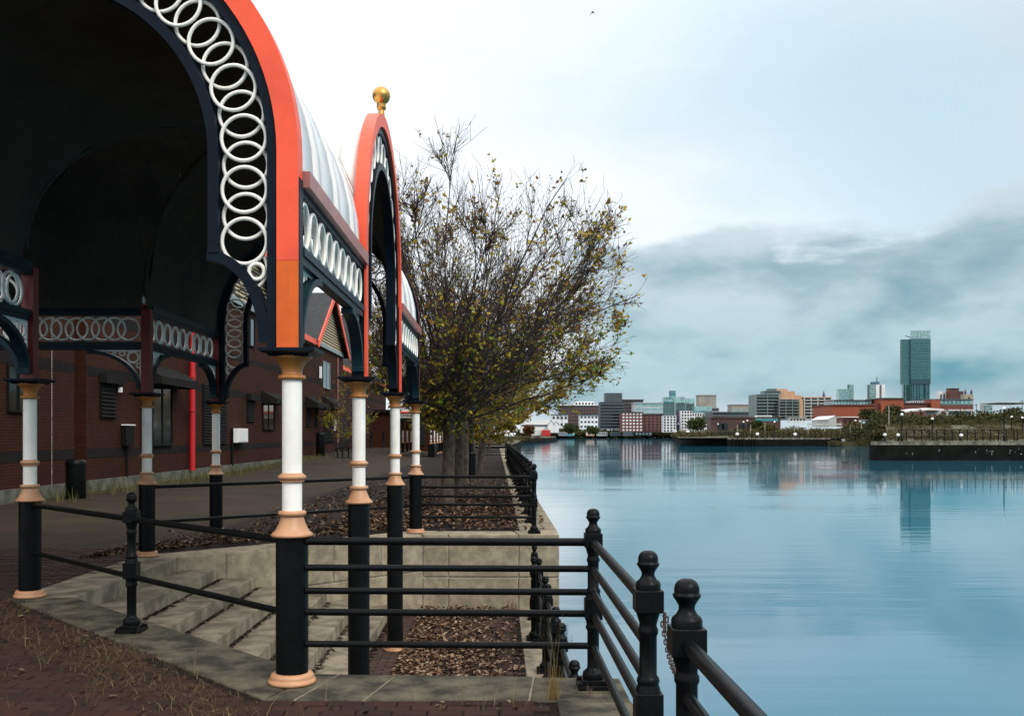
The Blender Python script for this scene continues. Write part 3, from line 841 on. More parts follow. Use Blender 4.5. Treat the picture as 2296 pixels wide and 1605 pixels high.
for a, b in ((7.55, 9.05), (9.9, 11.43), (12.05, 13.8), (13.8, 15.5)):
    rails((.60, a), (.60, b), FLOOR, r6)
railing_post(.53, 13.95, FLOOR + .012, r6)
# chain between the two gate posts: each link a part
ch = thing('gate_chain', 'rusty slack chain hanging between the two nearest railing posts', 'chain', (.675, 3.72, .86))
a, b = Vector((.690, 4.075, .905)), Vector((.672, 3.40, .880))
nl = 30
def cat(t): 
    p = a.lerp(b, t); p.z -= .115 * 4 * t * (1 - t); return p
link = MB()
lp = [(math.cos(t) * .0085, 0, math.sin(t) * .0085 + (.0075 if math.sin(t) > 0 else -.0075)) for t in [2 * math.pi * i / 14 for i in range(14)]]
link.tube(lp, .0033, 6, True, 0, True)
link_me = link.mesh('link', M['chainrust'])
for i in range(nl):
    p0, p1 = cat(i / nl), cat((i + 1) / nl); d = (p1 - p0).normalized()
    qt = d.to_track_quat('Z', 'Y') @ Matrix.Rotation(rad(90) * (i % 2) + .3, 3, 'Z').to_quaternion()
    put('link', link_me, ch, (p0 + p1) / 2, qt.to_euler())
MB().box(.693, .703, 4.06, 4.085, .86, .945).tube([(.690, 4.075, .93), (.712, 4.07, .925), (.712, 4.07, .905), (.690, 4.072, .90)], .005, 6).build('hook', M['chainrust'], ch)

# ================================================================ TREES
def in_crown(p, c, r):
    return ((p.x - c[0]) / r[0]) ** 2 + ((p.y - c[1]) / r[1]) ** 2 + ((p.z - c[2]) / r[2]) ** 2
LEAFC = [(0.38, 0.29, 0.030), (0.24, 0.25, 0.028), (0.13, 0.19, 0.025), (0.44, 0.31, 0.040), (0.27, 0.13, 0.032), (0.13, 0.070, 0.028), (0.085, 0.15, 0.020), (0.52, 0.40, 0.09)]
def leaf_quad(b, p, size, rng, col, curl=.25):
    u = Vector((rng.gauss(0, 1), rng.gauss(0, 1), rng.gauss(0, .7))).normalized()
    w = u.orthogonal().normalized(); w.rotate(Matrix.Rotation(rng.uniform(0, 6.28), 3, u)); n = u.cross(w)
    l, h = size * rng.uniform(.75, 1.25), size * rng.uniform(.55, .85)
    pts = [p, p + u * l * .4 + w * h * .5 + n * curl * size * .3, p + u * l + n * curl * size * .15, p + u * l * .4 - w * h * .5 + n * curl * size * .3]
    b.add(pts, [(0, 1, 2), (0, 2, 3)], 0, col)
def tree(name, label, base, crown_c, crown_r, seed, pal=None, trunk_r=.155, fork=2.3, limbs=11, sub=8, subsub=6, leaves=2600, leaf=.085, bias=(0, 0), twigs=True, lean=(0, 0), group=None):
    rng = random.Random(seed)
    root = thing(name, label, 'tree', base, group)
    tb = MB(); wb = MB(); tips = []
    bx, by, bz = base
    # trunk with root flare
    pts, rs = [], []
    for i in range(9):
        t = i / 8
        pts.append((bx + lean[0] * t + .02 * math.sin(5 * t + seed), by + lean[1] * t + .02 * math.cos(4 * t + seed), bz - .05 + (fork + .05) * t))
        rs.append(trunk_r * (1.0 - .14 * t) * (1 + .55 * max(0, .12 - t) / .12 * .6) * (1 + .25 * max(0, t - .85) / .15))
    tb.tube(pts, rs, 14)
    top = Vector(pts[-1])
    def grow(p, d, length, r, level, nseg):
        path = [p.copy()]; rad_ = [r]; dd = d.copy()
        for i in range(nseg):
            dd += Vector((rng.gauss(0, .12), rng.gauss(0, .12), rng.gauss(.045 if level else .0, .07)))
            dd.normalize()
            path.append(path[-1] + dd * (length / nseg)); rad_.append(max(r * (1 - (i + 1) / nseg * .75), .0035))
            if in_crown(path[-1], crown_c, crown_r) > 1.0 + rng.uniform(-.15, .22): break
        (tb if level < 1 else wb).tube(path, rad_, 7 if level == 0 else (4 if level == 1 else 3), False)
        return path, rad_, dd
    def side(d, ang):
        ax = d.orthogonal().normalized(); ax.rotate(Matrix.Rotation(rng.uniform(0, 6.283), 3, d))
        v = d.copy(); v.rotate(Matrix.Rotation(ang, 3, ax)); return v
    for k in range(limbs):
        a = 2 * math.pi * k / limbs + rng.uniform(-.3, .3)
        inc = math.acos(rng.uniform(.12, .90) if k % 2 else rng.uniform(.62, .995))
        d = Vector((math.cos(a) * math.sin(inc) + bias[0], math.sin(a) * math.sin(inc) + bias[1], math.cos(inc) + .03)).normalized()
        start = top - Vector((0, 0, rng.uniform(0, .5)))
        # reach the crown's edge
        reach = 1.0
        for s in [x * .25 for x in range(1, 40)]:
            if in_crown(start + d * s, crown_c, crown_r) > 1: reach = s; break
        p0, r0, _ = grow(start, d, max(reach, 1.5) * 1.02, trunk_r * rng.uniform(.14, .26), 0, 8)
        for j in range(sub):
            t = rng.uniform(.10, .97); i0 = min(int(t * (len(p0) - 1)), len(p0) - 2)
            f = t * (len(p0) - 1) - i0; q = p0[i0].lerp(p0[i0 + 1], min(f, 1))
            dl = (p0[i0 + 1] - p0[i0]).normalized()
            d1 = side(dl, rng.uniform(.3, .95)); d1.z += .30; d1.normalize()
            p1, r1_, _ = grow(q, d1, rng.uniform(1.1, 2.5) * (1.2 - .55 * t), max(r0[i0] * .45, .010), 1, 6)
            if len(p1) < 2: continue
            for m_ in range(subsub):
                t2 = rng.uniform(.15, 1.0); i1 = min(int(t2 * (len(p1) - 1)), len(p1) - 2)
                q2 = p1[i1].lerp(p1[i1 + 1], rng.random()); dl2 = (p1[i1 + 1] - p1[i1]).normalized()
                d2 = side(dl2, rng.uniform(.25, .85)); d2.z += .18; d2.normalize()
                p2, r2_, _ = grow(q2, d2, rng.uniform(.5, 1.3), .0080, 2, 4)
                tips.append(p2)
                if twigs:
                    for _ in range(2):
                        q3 = rng.choice(p2); d3 = side(d2, rng.uniform(.3, .9))
                        p3, _, _ = grow(q3, d3, rng.uniform(.2, .5), .0058, 3, 2); tips.append(p3)
    tb.build('trunk', M['bark'], root, recalc=False)
    wb.build('branches', M['twig'], root, recalc=False, kind='stuff')
    lf = MB()
    n = 0; guard = 0
    while n < leaves and guard < leaves * 12:
        guard += 1
        pth = rng.choice(tips); p = rng.choice(pth)
        rel = (p.x - crown_c[0]) / crown_r[0]; relz = (p.z - crown_c[2]) / crown_r[2]
        dens = .14 + .45 * max(0, rel) + .75 * max(0, -relz + .05) + .35 * max(0, in_crown(p, crown_c, crown_r) - .55)
        if rng.random() > dens: continue
        for _ in range(rng.randint(1, 3)):
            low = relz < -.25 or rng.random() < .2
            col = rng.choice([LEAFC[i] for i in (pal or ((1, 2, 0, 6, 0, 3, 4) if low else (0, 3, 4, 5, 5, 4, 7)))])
            leaf_quad(lf, p + Vector((rng.gauss(0, .04), rng.gauss(0, .04), rng.gauss(0, .04))), leaf, rng, col); n += 1
    lf.build('crown', M['leaf'], root, recalc=False)
    return root
t1 = tree('quayside_tree', 'nearest quayside tree with thick trunk and wide half-bare crown reaching over the water', (-1.16, 23.5, 0), (-.10, 24.0, 5.2), (3.5, 3.5, 3.75), 11,
          trunk_r=.16, limbs=38, sub=12, subsub=10, leaves=7600, leaf=.110, bias=(.08, 0))
t2 = tree('quayside_tree', 'second quayside tree, trunk just right of and behind the nearest trunk', (-1.06, 27.8, 0), (-.2, 28.2, 5.2), (3.6, 3.6, 3.6), 23, trunk_r=.14, limbs=18, sub=8, subsub=6, leaves=3600, leaf=.105, bias=(.08, 0))
t3 = tree('quayside_tree', 'slim third quayside tree trunk behind the second one', (-1.06, 33.0, 0), (-.3, 33.2, 5.0), (3.6, 3.6, 3.5), 31, trunk_r=.12, limbs=13, sub=7, subsub=5, leaves=4200, leaf=.11, twigs=False)
tsrc = tree('quayside_tree', 'forked tree past the lamp post, its trunk leaning towards the water', (-.75, 44.0, 0), (-.1, 44.2, 4.3), (3.6, 3.6, 3.1), 47, trunk_r=.13, fork=1.9, limbs=13, sub=7, subsub=5, leaves=9000, leaf=.15, twigs=False, pal=(0, 3, 4, 5, 1, 4, 5, 0), lean=(.25, 0))
for i, (x, y, lab) in enumerate([(-.9, 52, 'yellowing quayside tree, fifth along the row from the pavilion'), (-.8, 61, 'yellowing quayside tree, sixth along the row'), (-1.6, 73, 'yellowing tree at the end of the long railing'),
                                 (-1.0, 88, 'small yellow tree beyond the end of the long railing'), (1.0 - 1.8, 104, 'farthest yellow tree of the quayside row')]):
    r = copy_tree(tsrc); r.location = (x, y, 0); r.rotation_euler = (0, 0, 1.1 * (i + 1)); r['label'] = lab
for x, y, s, lab in ((-10.4, 66.5, .72, 'yellowing tree in front of the brick building behind the second column'), (-8.0, 60.0, 0.0, None)):
    if lab is None: continue
    r = copy_tree(t3); r.location = (x, y, .1); r.rotation_euler = (0, 0, 2.0); r['label'] = lab; r.scale = (s,) * 3

# ================================================================ LEAF LITTER, WEEDS
def litter(name, n, where, size, z, cols, parent=None, seed=3, lift=.02):
    rng = random.Random(seed); b = MB()
    for _ in range(n):
        p = where(rng)
        if p is None: continue
        x, y = p; a = rng.uniform(0, 6.283); s = size * rng.uniform(.6, 1.25); w = s * rng.uniform(.45, .8)
        c, sn = math.cos(a), math.sin(a); zz = (z(x, y) if callable(z) else z) + rng.uniform(.004, lift)
        cu = rng.uniform(.1, .45) * s; tilt = rng.uniform(-.6, .6)
        def P(u, v, k): return (x + u * c - v * sn, y + u * sn + v * c, zz + k + tilt * u)
        vs = [P(-s/2, 0, cu * .6), P(-s*.1, w/2, cu), P(s*.15, 0, 0), P(-s*.1, -w/2, cu * .8), P(s/2, 0, cu * .5), P(s*.2, w*.4, cu * .7), P(s*.2, -w*.4, cu * .9)]
        b.add(vs, [(0, 2, 1), (0, 3, 2), (1, 2, 5), (5, 2, 4), (2, 3, 6), (2, 6, 4)], 0, rng.choice(cols))
    return b.build(name, M['litter'], parent, recalc=False, kind='stuff', label=None)
DRY = [(0.24, 0.155, 0.095), (0.17, 0.10, 0.058), (0.10, 0.057, 0.032), (0.33, 0.235, 0.16), (0.065, 0.037, 0.022), (0.13, 0.067, 0.035), (0.05, 0.028, 0.018)]
def land(rng):
    y = rng.uniform(7, 16.4); x = -1.25 + abs(rng.gauss(0, .72)) if rng.random() < .93 else rng.uniform(-1.2, .35)
    if y > 13.6 and rng.random() < .45: return None
    return (x, y) if x < .34 else None
o = litter('leaf_litter', 9000, land, .074, FLOOR + .012, DRY, seed=5, lift=.05)
o['label'] = 'drift of curled brown leaves on the sunken landing'; o['category'] = 'leaf litter'
def up1(rng):
    y = 17.1 + abs(rng.gauss(0, 9)); x = rng.uniform(-4.6, .9)
    if x > .4 and rng.random() < .75: return None
    if x < -3 and rng.random() < .5: return None
    return (x, y)
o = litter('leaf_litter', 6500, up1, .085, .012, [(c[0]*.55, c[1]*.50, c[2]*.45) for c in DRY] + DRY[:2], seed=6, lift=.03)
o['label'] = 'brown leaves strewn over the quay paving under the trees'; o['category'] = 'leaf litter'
def up2(rng):
    x = rng.uniform(-5.6, -1.6); yy = 13.7 + (x + 4.95) * 1.0 + abs(rng.gauss(0, 1.2)) + .2
    return (x, yy) if yy > 12.5 else None
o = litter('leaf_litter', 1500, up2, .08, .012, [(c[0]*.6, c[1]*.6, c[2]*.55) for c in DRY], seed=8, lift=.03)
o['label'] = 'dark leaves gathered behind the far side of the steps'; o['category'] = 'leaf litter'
def near(rng):
    x = rng.uniform(-6.5, .3); y = rng.uniform(5.6, 11)
    return (x, y) if on_near_deck(x, y) else None
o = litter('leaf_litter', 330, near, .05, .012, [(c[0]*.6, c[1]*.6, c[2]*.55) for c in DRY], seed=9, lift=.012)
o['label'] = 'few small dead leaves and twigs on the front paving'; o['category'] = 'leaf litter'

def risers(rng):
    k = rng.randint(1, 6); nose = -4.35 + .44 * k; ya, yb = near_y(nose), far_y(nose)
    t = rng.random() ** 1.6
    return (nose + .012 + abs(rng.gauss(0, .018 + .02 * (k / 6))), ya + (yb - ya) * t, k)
rb_ = random.Random(31); rbm = MB()  # dark flakes paint the shadow gaps under the steps, along with leaf grime
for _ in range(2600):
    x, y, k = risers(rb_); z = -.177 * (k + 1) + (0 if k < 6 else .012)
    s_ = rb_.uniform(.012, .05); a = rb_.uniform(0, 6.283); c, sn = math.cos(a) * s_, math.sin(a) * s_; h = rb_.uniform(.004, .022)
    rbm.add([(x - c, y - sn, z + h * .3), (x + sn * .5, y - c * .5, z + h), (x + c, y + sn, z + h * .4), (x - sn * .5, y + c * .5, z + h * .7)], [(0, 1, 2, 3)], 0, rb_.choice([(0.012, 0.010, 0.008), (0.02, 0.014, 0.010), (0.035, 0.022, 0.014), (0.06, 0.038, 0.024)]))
rbm.build('step_shade_grime', M['litter'], None, recalc=False, kind='stuff', label='dark flakes for shadow gaps and leaf grime along the foot of each step', category='painted shade and grime')
def blades(name, label, spots_, cols, hmin, hmax, width, seed, mat='straw', droop=.5, cat='grass'):
    rng = random.Random(seed); b = MB()
    for (x, y, z, n, spread) in spots_:
        for _ in range(n):
            px, py = x + rng.gauss(0, spread), y + rng.gauss(0, spread)
            h = rng.uniform(hmin, hmax); a = rng.uniform(0, 6.283); dr = rng.uniform(.15, 1.0) * droop * h
            w = width * rng.uniform(.6, 1.2); dx, dy = math.cos(a), math.sin(a); sx, sy = -dy * w, dx * w
            col = rng.choice(cols); prev = None; k = 4
            vs = []
            for i in range(k + 1):
                t = i / k; ww = 1 - t * .85
                cx, cy, cz = px + dx * dr * t * t, py + dy * dr * t * t, z + h * t * (1 - .25 * t * min(droop, 1))
                vs += [(cx - sx * ww, cy - sy * ww, cz), (cx + sx * ww, cy + sy * ww, cz)]
            b.add(vs, [(2*i, 2*i+1, 2*i+3, 2*i+2) for i in range(k)], 0, col)
    return b.build(name, M[mat], None, recalc=False, kind='stuff', label=label, category=cat)
STRAW = [(0.24, 0.165, 0.080), (0.15, 0.10, 0.048), (0.10, 0.066, 0.034), (0.075, 0.058, 0.026), (0.075, 0.075, 0.024)]
rng = random.Random(77)
sp_ = []
for _ in range(620):
    x = rng.uniform(-5.5, .3); y = rng.uniform(5.7, 9.6)
    edge = (6.2 if x > -1.46 else 6.2 + (-1.46 - x) * 1.083)
    if y > edge - .02: continue
    near_edge = max(0, 1 - (edge - y) / 1.0)
    if rng.random() > .30 + .6 * near_edge: continue
    sp_.append((x, y, .0, rng.randint(2, 7), .03))
blades('dry_weeds', 'thin dry weeds and straw growing between the front paving bricks', sp_, STRAW, .05, .24, .0022, 5, droop=1.7, cat='weeds')
flat_ = []
for _ in range(330):
    x = rng.uniform(-5.2, -1.5)
    flat_.append((x, 6.2 + (-1.46 - x) * 1.083 - rng.uniform(.05, 1.0), .012, 6, .09))
blades('dry_weeds', 'straw-coloured stems lying on the shaded paving at left', flat_, STRAW, .015, .06, .0024, 15, droop=4.0, cat='weeds')
blades('grass_tuft', 'tall golden dry grass tuft by the quay railing', [(.36, 6.22, COP, 90, .022)], [(0.30, 0.17, 0.05), (0.24, 0.13, 0.04), (0.36, 0.24, 0.09)], .10, .26, .0016, 6, droop=.5, cat='grass')
blades('grass_tuft', 'few very tall grass stalks rising across the rails', [(.36, 6.25, COP, 9, .03)], [(0.36, 0.27, 0.10), (0.28, 0.22, 0.09)], .45, .64, .0020, 7, droop=.25, cat='grass')
blades('dead_weed', 'small dead weed at the foot of the corner post', [(.60, 6.27, COP, 16, .015)], [(0.12, 0.07, 0.05), (0.2, 0.14, 0.1)], .05, .13, .002, 8, droop=.4, cat='weed')
blades('dead_weed', 'reddish dry weed against the stone wall of the landing', [(.25, 16.3, FLOOR, 30, .05)], [(0.16, 0.06, 0.03), (0.2, 0.09, 0.04)], .12, .30, .004, 9, droop=.5, cat='weed')
gs = [(-11.5 + rng.uniform(-.35, .9), yy, walk_z(-11.5, yy), 14, .22) for yy in [24 + i * .28 for i in range(130)]]
blades('verge_grass', 'ragged grass along the foot of the brick building', gs, [(0.10, 0.105, 0.03), (0.15, 0.13, 0.045), (0.07, 0.085, 0.022)], .10, .42, .010, 10, droop=.6)
gv = [(-9.5 + rng.gauss(0, .9), rng.uniform(52, 72), walk_z(-9.5, 60), 8, .3) for _ in range(90)]
blades('verge_grass', 'patch of low mossy grass around the bench', gv, [(0.075, 0.085, 0.02), (0.09, 0.08, 0.03)], .03, .12, .012, 11, droop=.6)

# ================================================================ BRICK BUILDING ON THE LEFT
WX = -12.0                                     # its long wall faces the water
hall = thing('brick_building', 'long red-brick dockside building with dark bands, shutters and red-edged gables', 'building', (WX, 40, 0))
EAVE = 7.8
def wall_block(y0, y1, x, root, top=EAVE):
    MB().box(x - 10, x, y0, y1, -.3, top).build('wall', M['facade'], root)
    for z0, z1 in ((1.0, 1.27), (3.43, 3.72), (5.1, 5.42)):
        MB().box(x - .05, x + .006, y0 + .01, y1 - .01, z0, z1).build('brick_band', M['blueband'], root)
    MB().box(x - .3, x + .09, y0 - .02, y1 + .02, -.3, .34).build('plinth', M['plinth'], root)
wall_block(8, 27.9, WX, hall); wall_block(28.75, 77, WX - .02, hall)
MB().box(WX - 3, WX - .7, 27.8, 28.8, -.3, EAVE).build('recess', M['blueband'], hall)  # dark brick here paints the shadow of the wall return
# main roof and eaves board
def roof_slope(y0, y1, x, root, ridge_x=-5.5, rise=5.2, eave=EAVE):
    b = MB()
    xe, xr = x + .35, x + ridge_x
    b.add([(xe, y0, eave), (xe, y1, eave), (xr, y1, eave + rise), (xr, y0, eave + rise), (xe, y0, eave - .15), (xe, y1, eave - .15), (xr, y1, eave + rise - .15), (xr, y0, eave + rise - .15)],
          [(0,1,2,3), (7,6,5,4), (0,4,5,1), (1,5,6,2), (3,2,6,7), (0,3,7,4)])
    b.build('roof', M['slate'], root)
    MB().box(xe, xe + .06, y0, y1, eave - .32, eave + .02).build('eaves_board', M['red'], root)
    MB().box(x, xe, y0, y1, eave - .34, eave - .26).build('soffit', M['clad'], root)
roof_slope(8, 40.6, WX, hall); roof_slope(53.4, 63.4, WX, hall)
MB().box(WX - 10, WX - 5.4, 8, 77, EAVE, EAVE + 5.0).build('roof_back', M['slate'], hall)
def gable(yc, hw, rise, x, root, eave=EAVE):
    # clad gable wall facing the water
    zf = eave + .15
    b = MB(); b.add([(x + .05, yc - hw, zf), (x + .05, yc + hw, zf), (x + .05, yc, zf + rise), (x - .3, yc - hw, zf), (x - .3, yc + hw, zf), (x - .3, yc, zf + rise)], [(0,1,2), (5,4,3), (0,2,5,3), (2,1,4,5), (0,3,4,1)])
    g = b.build('gable', M['dark'], root)
    n = int(rise / .19)
    for i in range(n):
        z0 = zf + i * rise / n; w = hw * (1 - (i + .55) / n) - .08
        if w < .1: continue
        MB().add([(x + .06, yc - w, z0 + .02), (x + .06, yc + w, z0 + .02), (x + .10, yc + w, z0 + .02), (x + .10, yc - w, z0 + .02), (x + .06, yc - w, z0 + .15), (x + .06, yc + w, z0 + .15)],
                 [(0,1,2,3), (3,2,5,4), (0,3,4), (1,5,2), (0,4,5,1)]).build('cladding_board', M['clad'], g)
    for sg in (-1, 1):
        # roof slope behind and barge board on the edge
        y_e, z_e = yc + sg * (hw + .5), zf - rise * .5 / hw
        r = MB(); r.add([(x + .5, yc, zf + rise + .12), (x + .5, y_e, z_e + .12), (x - 9, y_e, z_e + .12), (x - 9, yc, zf + rise + .12),
                         (x + .5, yc, zf + rise), (x + .5, y_e, z_e), (x - 9, y_e, z_e), (x - 9, yc, zf + rise)],
                        [(0,1,2,3), (7,6,5,4), (0,4,5,1), (1,5,6,2), (2,6,7,3), (3,7,4,0)])
        r.build('gable_roof', M['slate_x'], root)
        k = .30
        bb = MB(); bb.add([(x + .5, yc, zf + rise + .16), (x + .5, y_e, z_e + .16), (x + .58, y_e, z_e + .16), (x + .58, yc, zf + rise + .16),
                           (x + .5, yc, zf + rise - k), (x + .5, y_e, z_e - k), (x + .58, y_e, z_e - k), (x + .58, yc, zf + rise - k)],
                          [(0,1,2,3), (7,6,5,4), (0,4,5,1), (1,5,6,2), (2,6,7,3), (3,7,4,0)])
        bb.build('barge_board', M['red'], root)
    MB().box(x, x + .16, yc - hw, yc + hw, eave - .12, eave + .16).build('flashing', M['flash'], root)
M['slate_x'] = bricks('slate_gable_roof', (0.040, 0.041, 0.044), (0.028, 0.029, 0.031), (0.012, 0.012, 0.012), axes='xz', bw=0.3, bh=0.16, gap=0.014, rough=0.6, stain=0.3)
M['flash'] = paint('lead_flashing', (0.25, 0.29, 0.29), 0.5, 0.2, 2)
gable(47.0, 6.0, 3.8, WX, hall); gable(70.0, 6.2, 3.75, WX, hall)
def louvre(y0, y1, z0, z1, hood=True, x=WX, root=hall):
    o = MB().box(x - .02, x + .03, y0, y1, z0, z1).build('shutter', M['dark'], root)
    n = max(4, int((z1 - z0) / .11))
    for i in range(n):
        zz = z0 + (z1 - z0) * (i + .3) / n
        MB().add([(x + .03, y0 + .04, zz + .06), (x + .03, y1 - .04, zz + .06), (x + .075, y1 - .04, zz), (x + .075, y0 + .04, zz)], [(0,1,2,3)]).build('slat', M['awning'], o)
    if hood: MB().box(x, x + .22, y0 - .02, y1 + .35, z1 + .01, z1 + .32).build('shutter_box', M['awning'], root)
def awning(y0, y1, z0, z1, x=WX, root=hall, proj=.75):
    b = MB(); xp = x + proj; zm = z0 + (z1 - z0) * .38
    b.add([(x, y0, z1), (x, y1, z1), (xp, y1, zm), (xp, y0, zm), (xp, y1, z0), (xp, y0, z0), (x, y0, z0), (x, y1, z0)], [(0,1,2,3), (3,2,4,5), (0,3,5,6), (1,7,4,2)])
    b.build('awning', M['awning'], root)
def window(y0, y1, z0, z1, x=WX, root=hall, mull=1, fm='dark'):
    o = MB().box(x - .02, x + .012, y0, y1, z0, z1).build('window', M['glass'], root)
    f = MB(); t = .06
    f.box(x + .0125, x + .05, y0 - t, y0, z0 - t, z1 + t).box(x + .0125, x + .05, y1, y1 + t, z0 - t, z1 + t).box(x + .0125, x + .0495, y0, y1, z1, z1 + t).box(x + .0125, x + .07, y0, y1, z0 - t, z0)
    for k in range(mull):
        ym = y0 + (y1 - y0) * (k + 1) / (mull + 1); f.box(x + .013, x + .045, ym - .025, ym + .025, z0, z1)
    f.build('frame', M[fm], o)
window(24.1, 25.1, 2.3, 3.38)
louvre(29.7, 30.9, 2.2, 3.25)
window(33.2, 36.2, 1.35, 3.4, mull=2); awning(33.0, 37.0, 3.4, 4.1)
louvre(40.1, 43.6, 1.28, 3.8, hood=False)
louvre(47.2, 48.6, 2.3, 3.35); window(50.4, 52.9, 2.0, 3.3); awning(50.2, 53.6, 3.3, 3.95)
window(46.9, 48.6, 6.05, 7.35, mull=1); window(67.9, 70.6, 5.0, 6.75, mull=1, fm='flash')
louvre(61.9, 63.3, 2.2, 3.4, hood=False); awning(61.8, 64.3, 3.4, 4.15)
louvre(65.0, 65.8, 2.2, 3.4, hood=False); awning(64.7, 66.3, 3.4, 3.95)
louvre(68.2, 72.2, 1.2, 3.5, hood=False); awning(67.9, 73.3, 3.5, 4.4)
# drainpipes and things fixed to the wall
MB().tube([(WX + .16, 38.2, .30), (WX + .16, 38.2, EAVE - .2)], .115, 14).lathe([(.14, 3.9), (.14, 4.05)], WX + .16, 38.2, 14).lathe([(.15, 2.6), (.15, 2.64)], WX + .16, 38.2, 14).build('drainpipe', M['pipe_red'], hall, label='bright red drainpipe')
MB().tube([(WX + .04, 26.4, .3), (WX + .04, 26.4, EAVE - .3)], .009, 8).build('conduit', M['mortar'], hall)
MB().tube([(WX + .06, 73.9, .3), (WX + .06, 73.9, EAVE - .3)], .05, 8).build('conduit', M['crimson'], hall)
def fixture(name, label, cat, loc, parts):
    t = thing(name, label, cat, loc)
    for nm, fn, mat in parts: fn(MB()).build(nm, M[mat], t, bevel=.008)
fixture('utility_box', 'small black intercom box with pale top on the brick wall', 'box', (WX, 31.7, 1.3),
        [('casing', lambda b: b.box(WX + .005, WX + .16, 31.4, 32.1, 1.33, 1.98), 'dark'), ('lid', lambda b: b.box(WX + .004, WX + .19, 31.36, 32.14, 1.981, 2.02), 'lampwhite'), ('lead', lambda b: b.tube([(WX + .05, 31.75, .3), (WX + .05, 31.75, 1.33)], .04, 8), 'dark')])
fixture('meter_cabinet', 'white meter cabinet on the brick wall beside the louvred door', 'cabinet', (WX, 45.3, 1.3),
        [('casing', lambda b: b.box(WX + .005, WX + .28, 44.5, 46.3, 1.33, 1.98), 'lampwhite'), ('door', lambda b: b.box(WX + .281, WX + .30, 44.56, 46.24, 1.37, 1.94), 'lampwhite'), ('lead', lambda b: b.tube([(WX + .06, 44.35, .3), (WX + .06, 44.35, 1.98)], .06, 8), 'dark')])
for loc, lab in (((WX, 66.2, 5.9), 'small white lamp high on the wall by the upper window'), ((WX, 30.95, 3.1), 'tiny pale lamp beside the shutter box'), ((WX, 28.0, 4.25), 'tiny pale lamp high in the shaded corner'), ((WX, 72.2, 2.4), 'slim white lamp at the end of the brick wall')):
    big = .8 if loc[1] > 60 else .16
    fixture('wall_lamp', lab, 'lamp', loc, [('bracket', lambda b: b.box(loc[0] + .0, loc[0] + .08, loc[1] - .05, loc[1] + .05, loc[2] - .05, loc[2] + .05), 'dark'), ('glass', lambda b: b.box(loc[0] + .081, loc[0] + .2, loc[1] - .22 * big, loc[1] + .22 * big, loc[2] - .5 * big, loc[2] + .5 * big), 'lampwhite')])
# second block
hall2 = thing('brick_building', 'farther red-brick building behind the bench with a slate roof and red gable', 'building', (-13, 92, .3))
wall_block(77.05, 112, -12.6, hall2, 7.2)
roof_slope(77.05, 83, -12.6, hall2, eave=7.2); roof_slope(94, 112, -12.6, hall2, eave=7.2)
gable(88.3, 5.0, 4.6, -12.6, hall2, 7.6)
MB().box(-22.6, -18.0, 77.05, 112, 7.2, 12.2).build('roof_back', M['slate'], hall2)
MB().box(-12.61, -12.55, 78.5, 83.0, .3, 3.2).build('door', M['dark'], hall2)
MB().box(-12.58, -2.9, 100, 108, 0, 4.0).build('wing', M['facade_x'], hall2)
MB().box(-12.58, -2.6, 99.6, 108.4, 4.0, 4.25).build('wing_roof', M['dark'], hall2)
for xx in (-10.6, -8.2, -5.6): MB().box(xx, xx + .9, 99.9, 99.99, .6, 2.9).build('wing_window', M['glass'], hall2)
window(91, 92.6, 1.6, 3.3, x=-12.6, root=hall2); window(86, 88, 4.9, 6.2, x=-12.6, root=hall2)

# ================================================================ SMALL THINGS ON THE WALKWAY
def bench(x, y, rz, label):
    t = thing('bench', label, 'bench', (x, y, walk_z(x, y)))
    z = walk_z(x, y); R = Matrix.Rotation(rz, 4, 'Z'); T = Matrix.Translation((x, y, z))
    def part(nm, b, mat='dark'):
        b.v = [tuple(T @ R @ Vector(v)) for v in b.v]; b.build(nm, M[mat], t)
    for i in range(4): part('seat_slat', MB().box(-.85, .85, -.22 + i * .115, -.12 + i * .115, .43, .46), 'awning')
    for i in range(4): part('back_slat', MB().box(-.85, .85, .24 + i * .03, .265 + i * .03, .52 + i * .12, .62 + i * .12), 'awning')
    for sx in (-.72, .72):
        part('leg', MB().box(sx - .03, sx + .03, -.2, -.14, 0, .43)); part('leg', MB().box(sx - .03, sx + .03, .18, .24, 0, .5))
        part('armrest', MB().box(sx - .03, sx + .03, -.22, .26, .62, .66).box(sx - .03, sx + .03, -.2, -.15, .43, .62).box(sx - .03, sx + .03, .2, .36, .46, .62))
bench(-9.5, 62, rad(70), 'dark slatted bench standing on the walkway before the brick building')
def bin_(x, y, r, h, label):
    z = walk_z(x, y); t = thing('litter_bin', label, 'bin', (x, y, z))
    MB().lathe([(r * .94, z), (r, z + .03), (r, z + h * .86)], x, y, 20).build('body', M['black'], t)
    MB().lathe([(r * 1.06, z + h * .86), (r * 1.06, z + h * .92), (r * .9, z + h), (r * .2, z + h * 1.01)], x, y, 20).build('lid', M['black'], t)
bin_(-11.1, 25.9, .25, 1.03, 'black round litter bin by the shaded brick wall at left')
bin_(-11.2, 62.5, .28, 1.5, 'tall black bin at the wall near the bench')
bin_(-2.2, 44.5, .22, .75, 'small black bin beside the trees')
for x, y, lab in ((-11.9, 93.5, 'slim black bollard before the far brick wall, left of a pair'), (-11.2, 97.5, 'slim black bollard before the far brick wall, right of a pair')):
    z = walk_z(x, y); t = thing('bollard', lab, 'bollard', (x, y, z))
    MB().lathe([(.13, z), (.13, z + .1), (.10, z + .14), (.10, z + 1.5)], x, y, 12).build('shaft', M['black'], t)
    MB().lathe([(.12, z + 1.5), (.13, z + 1.56), (.10, z + 1.62), (.02, z + 1.64)], x, y, 12).build('cap', M['black'], t)
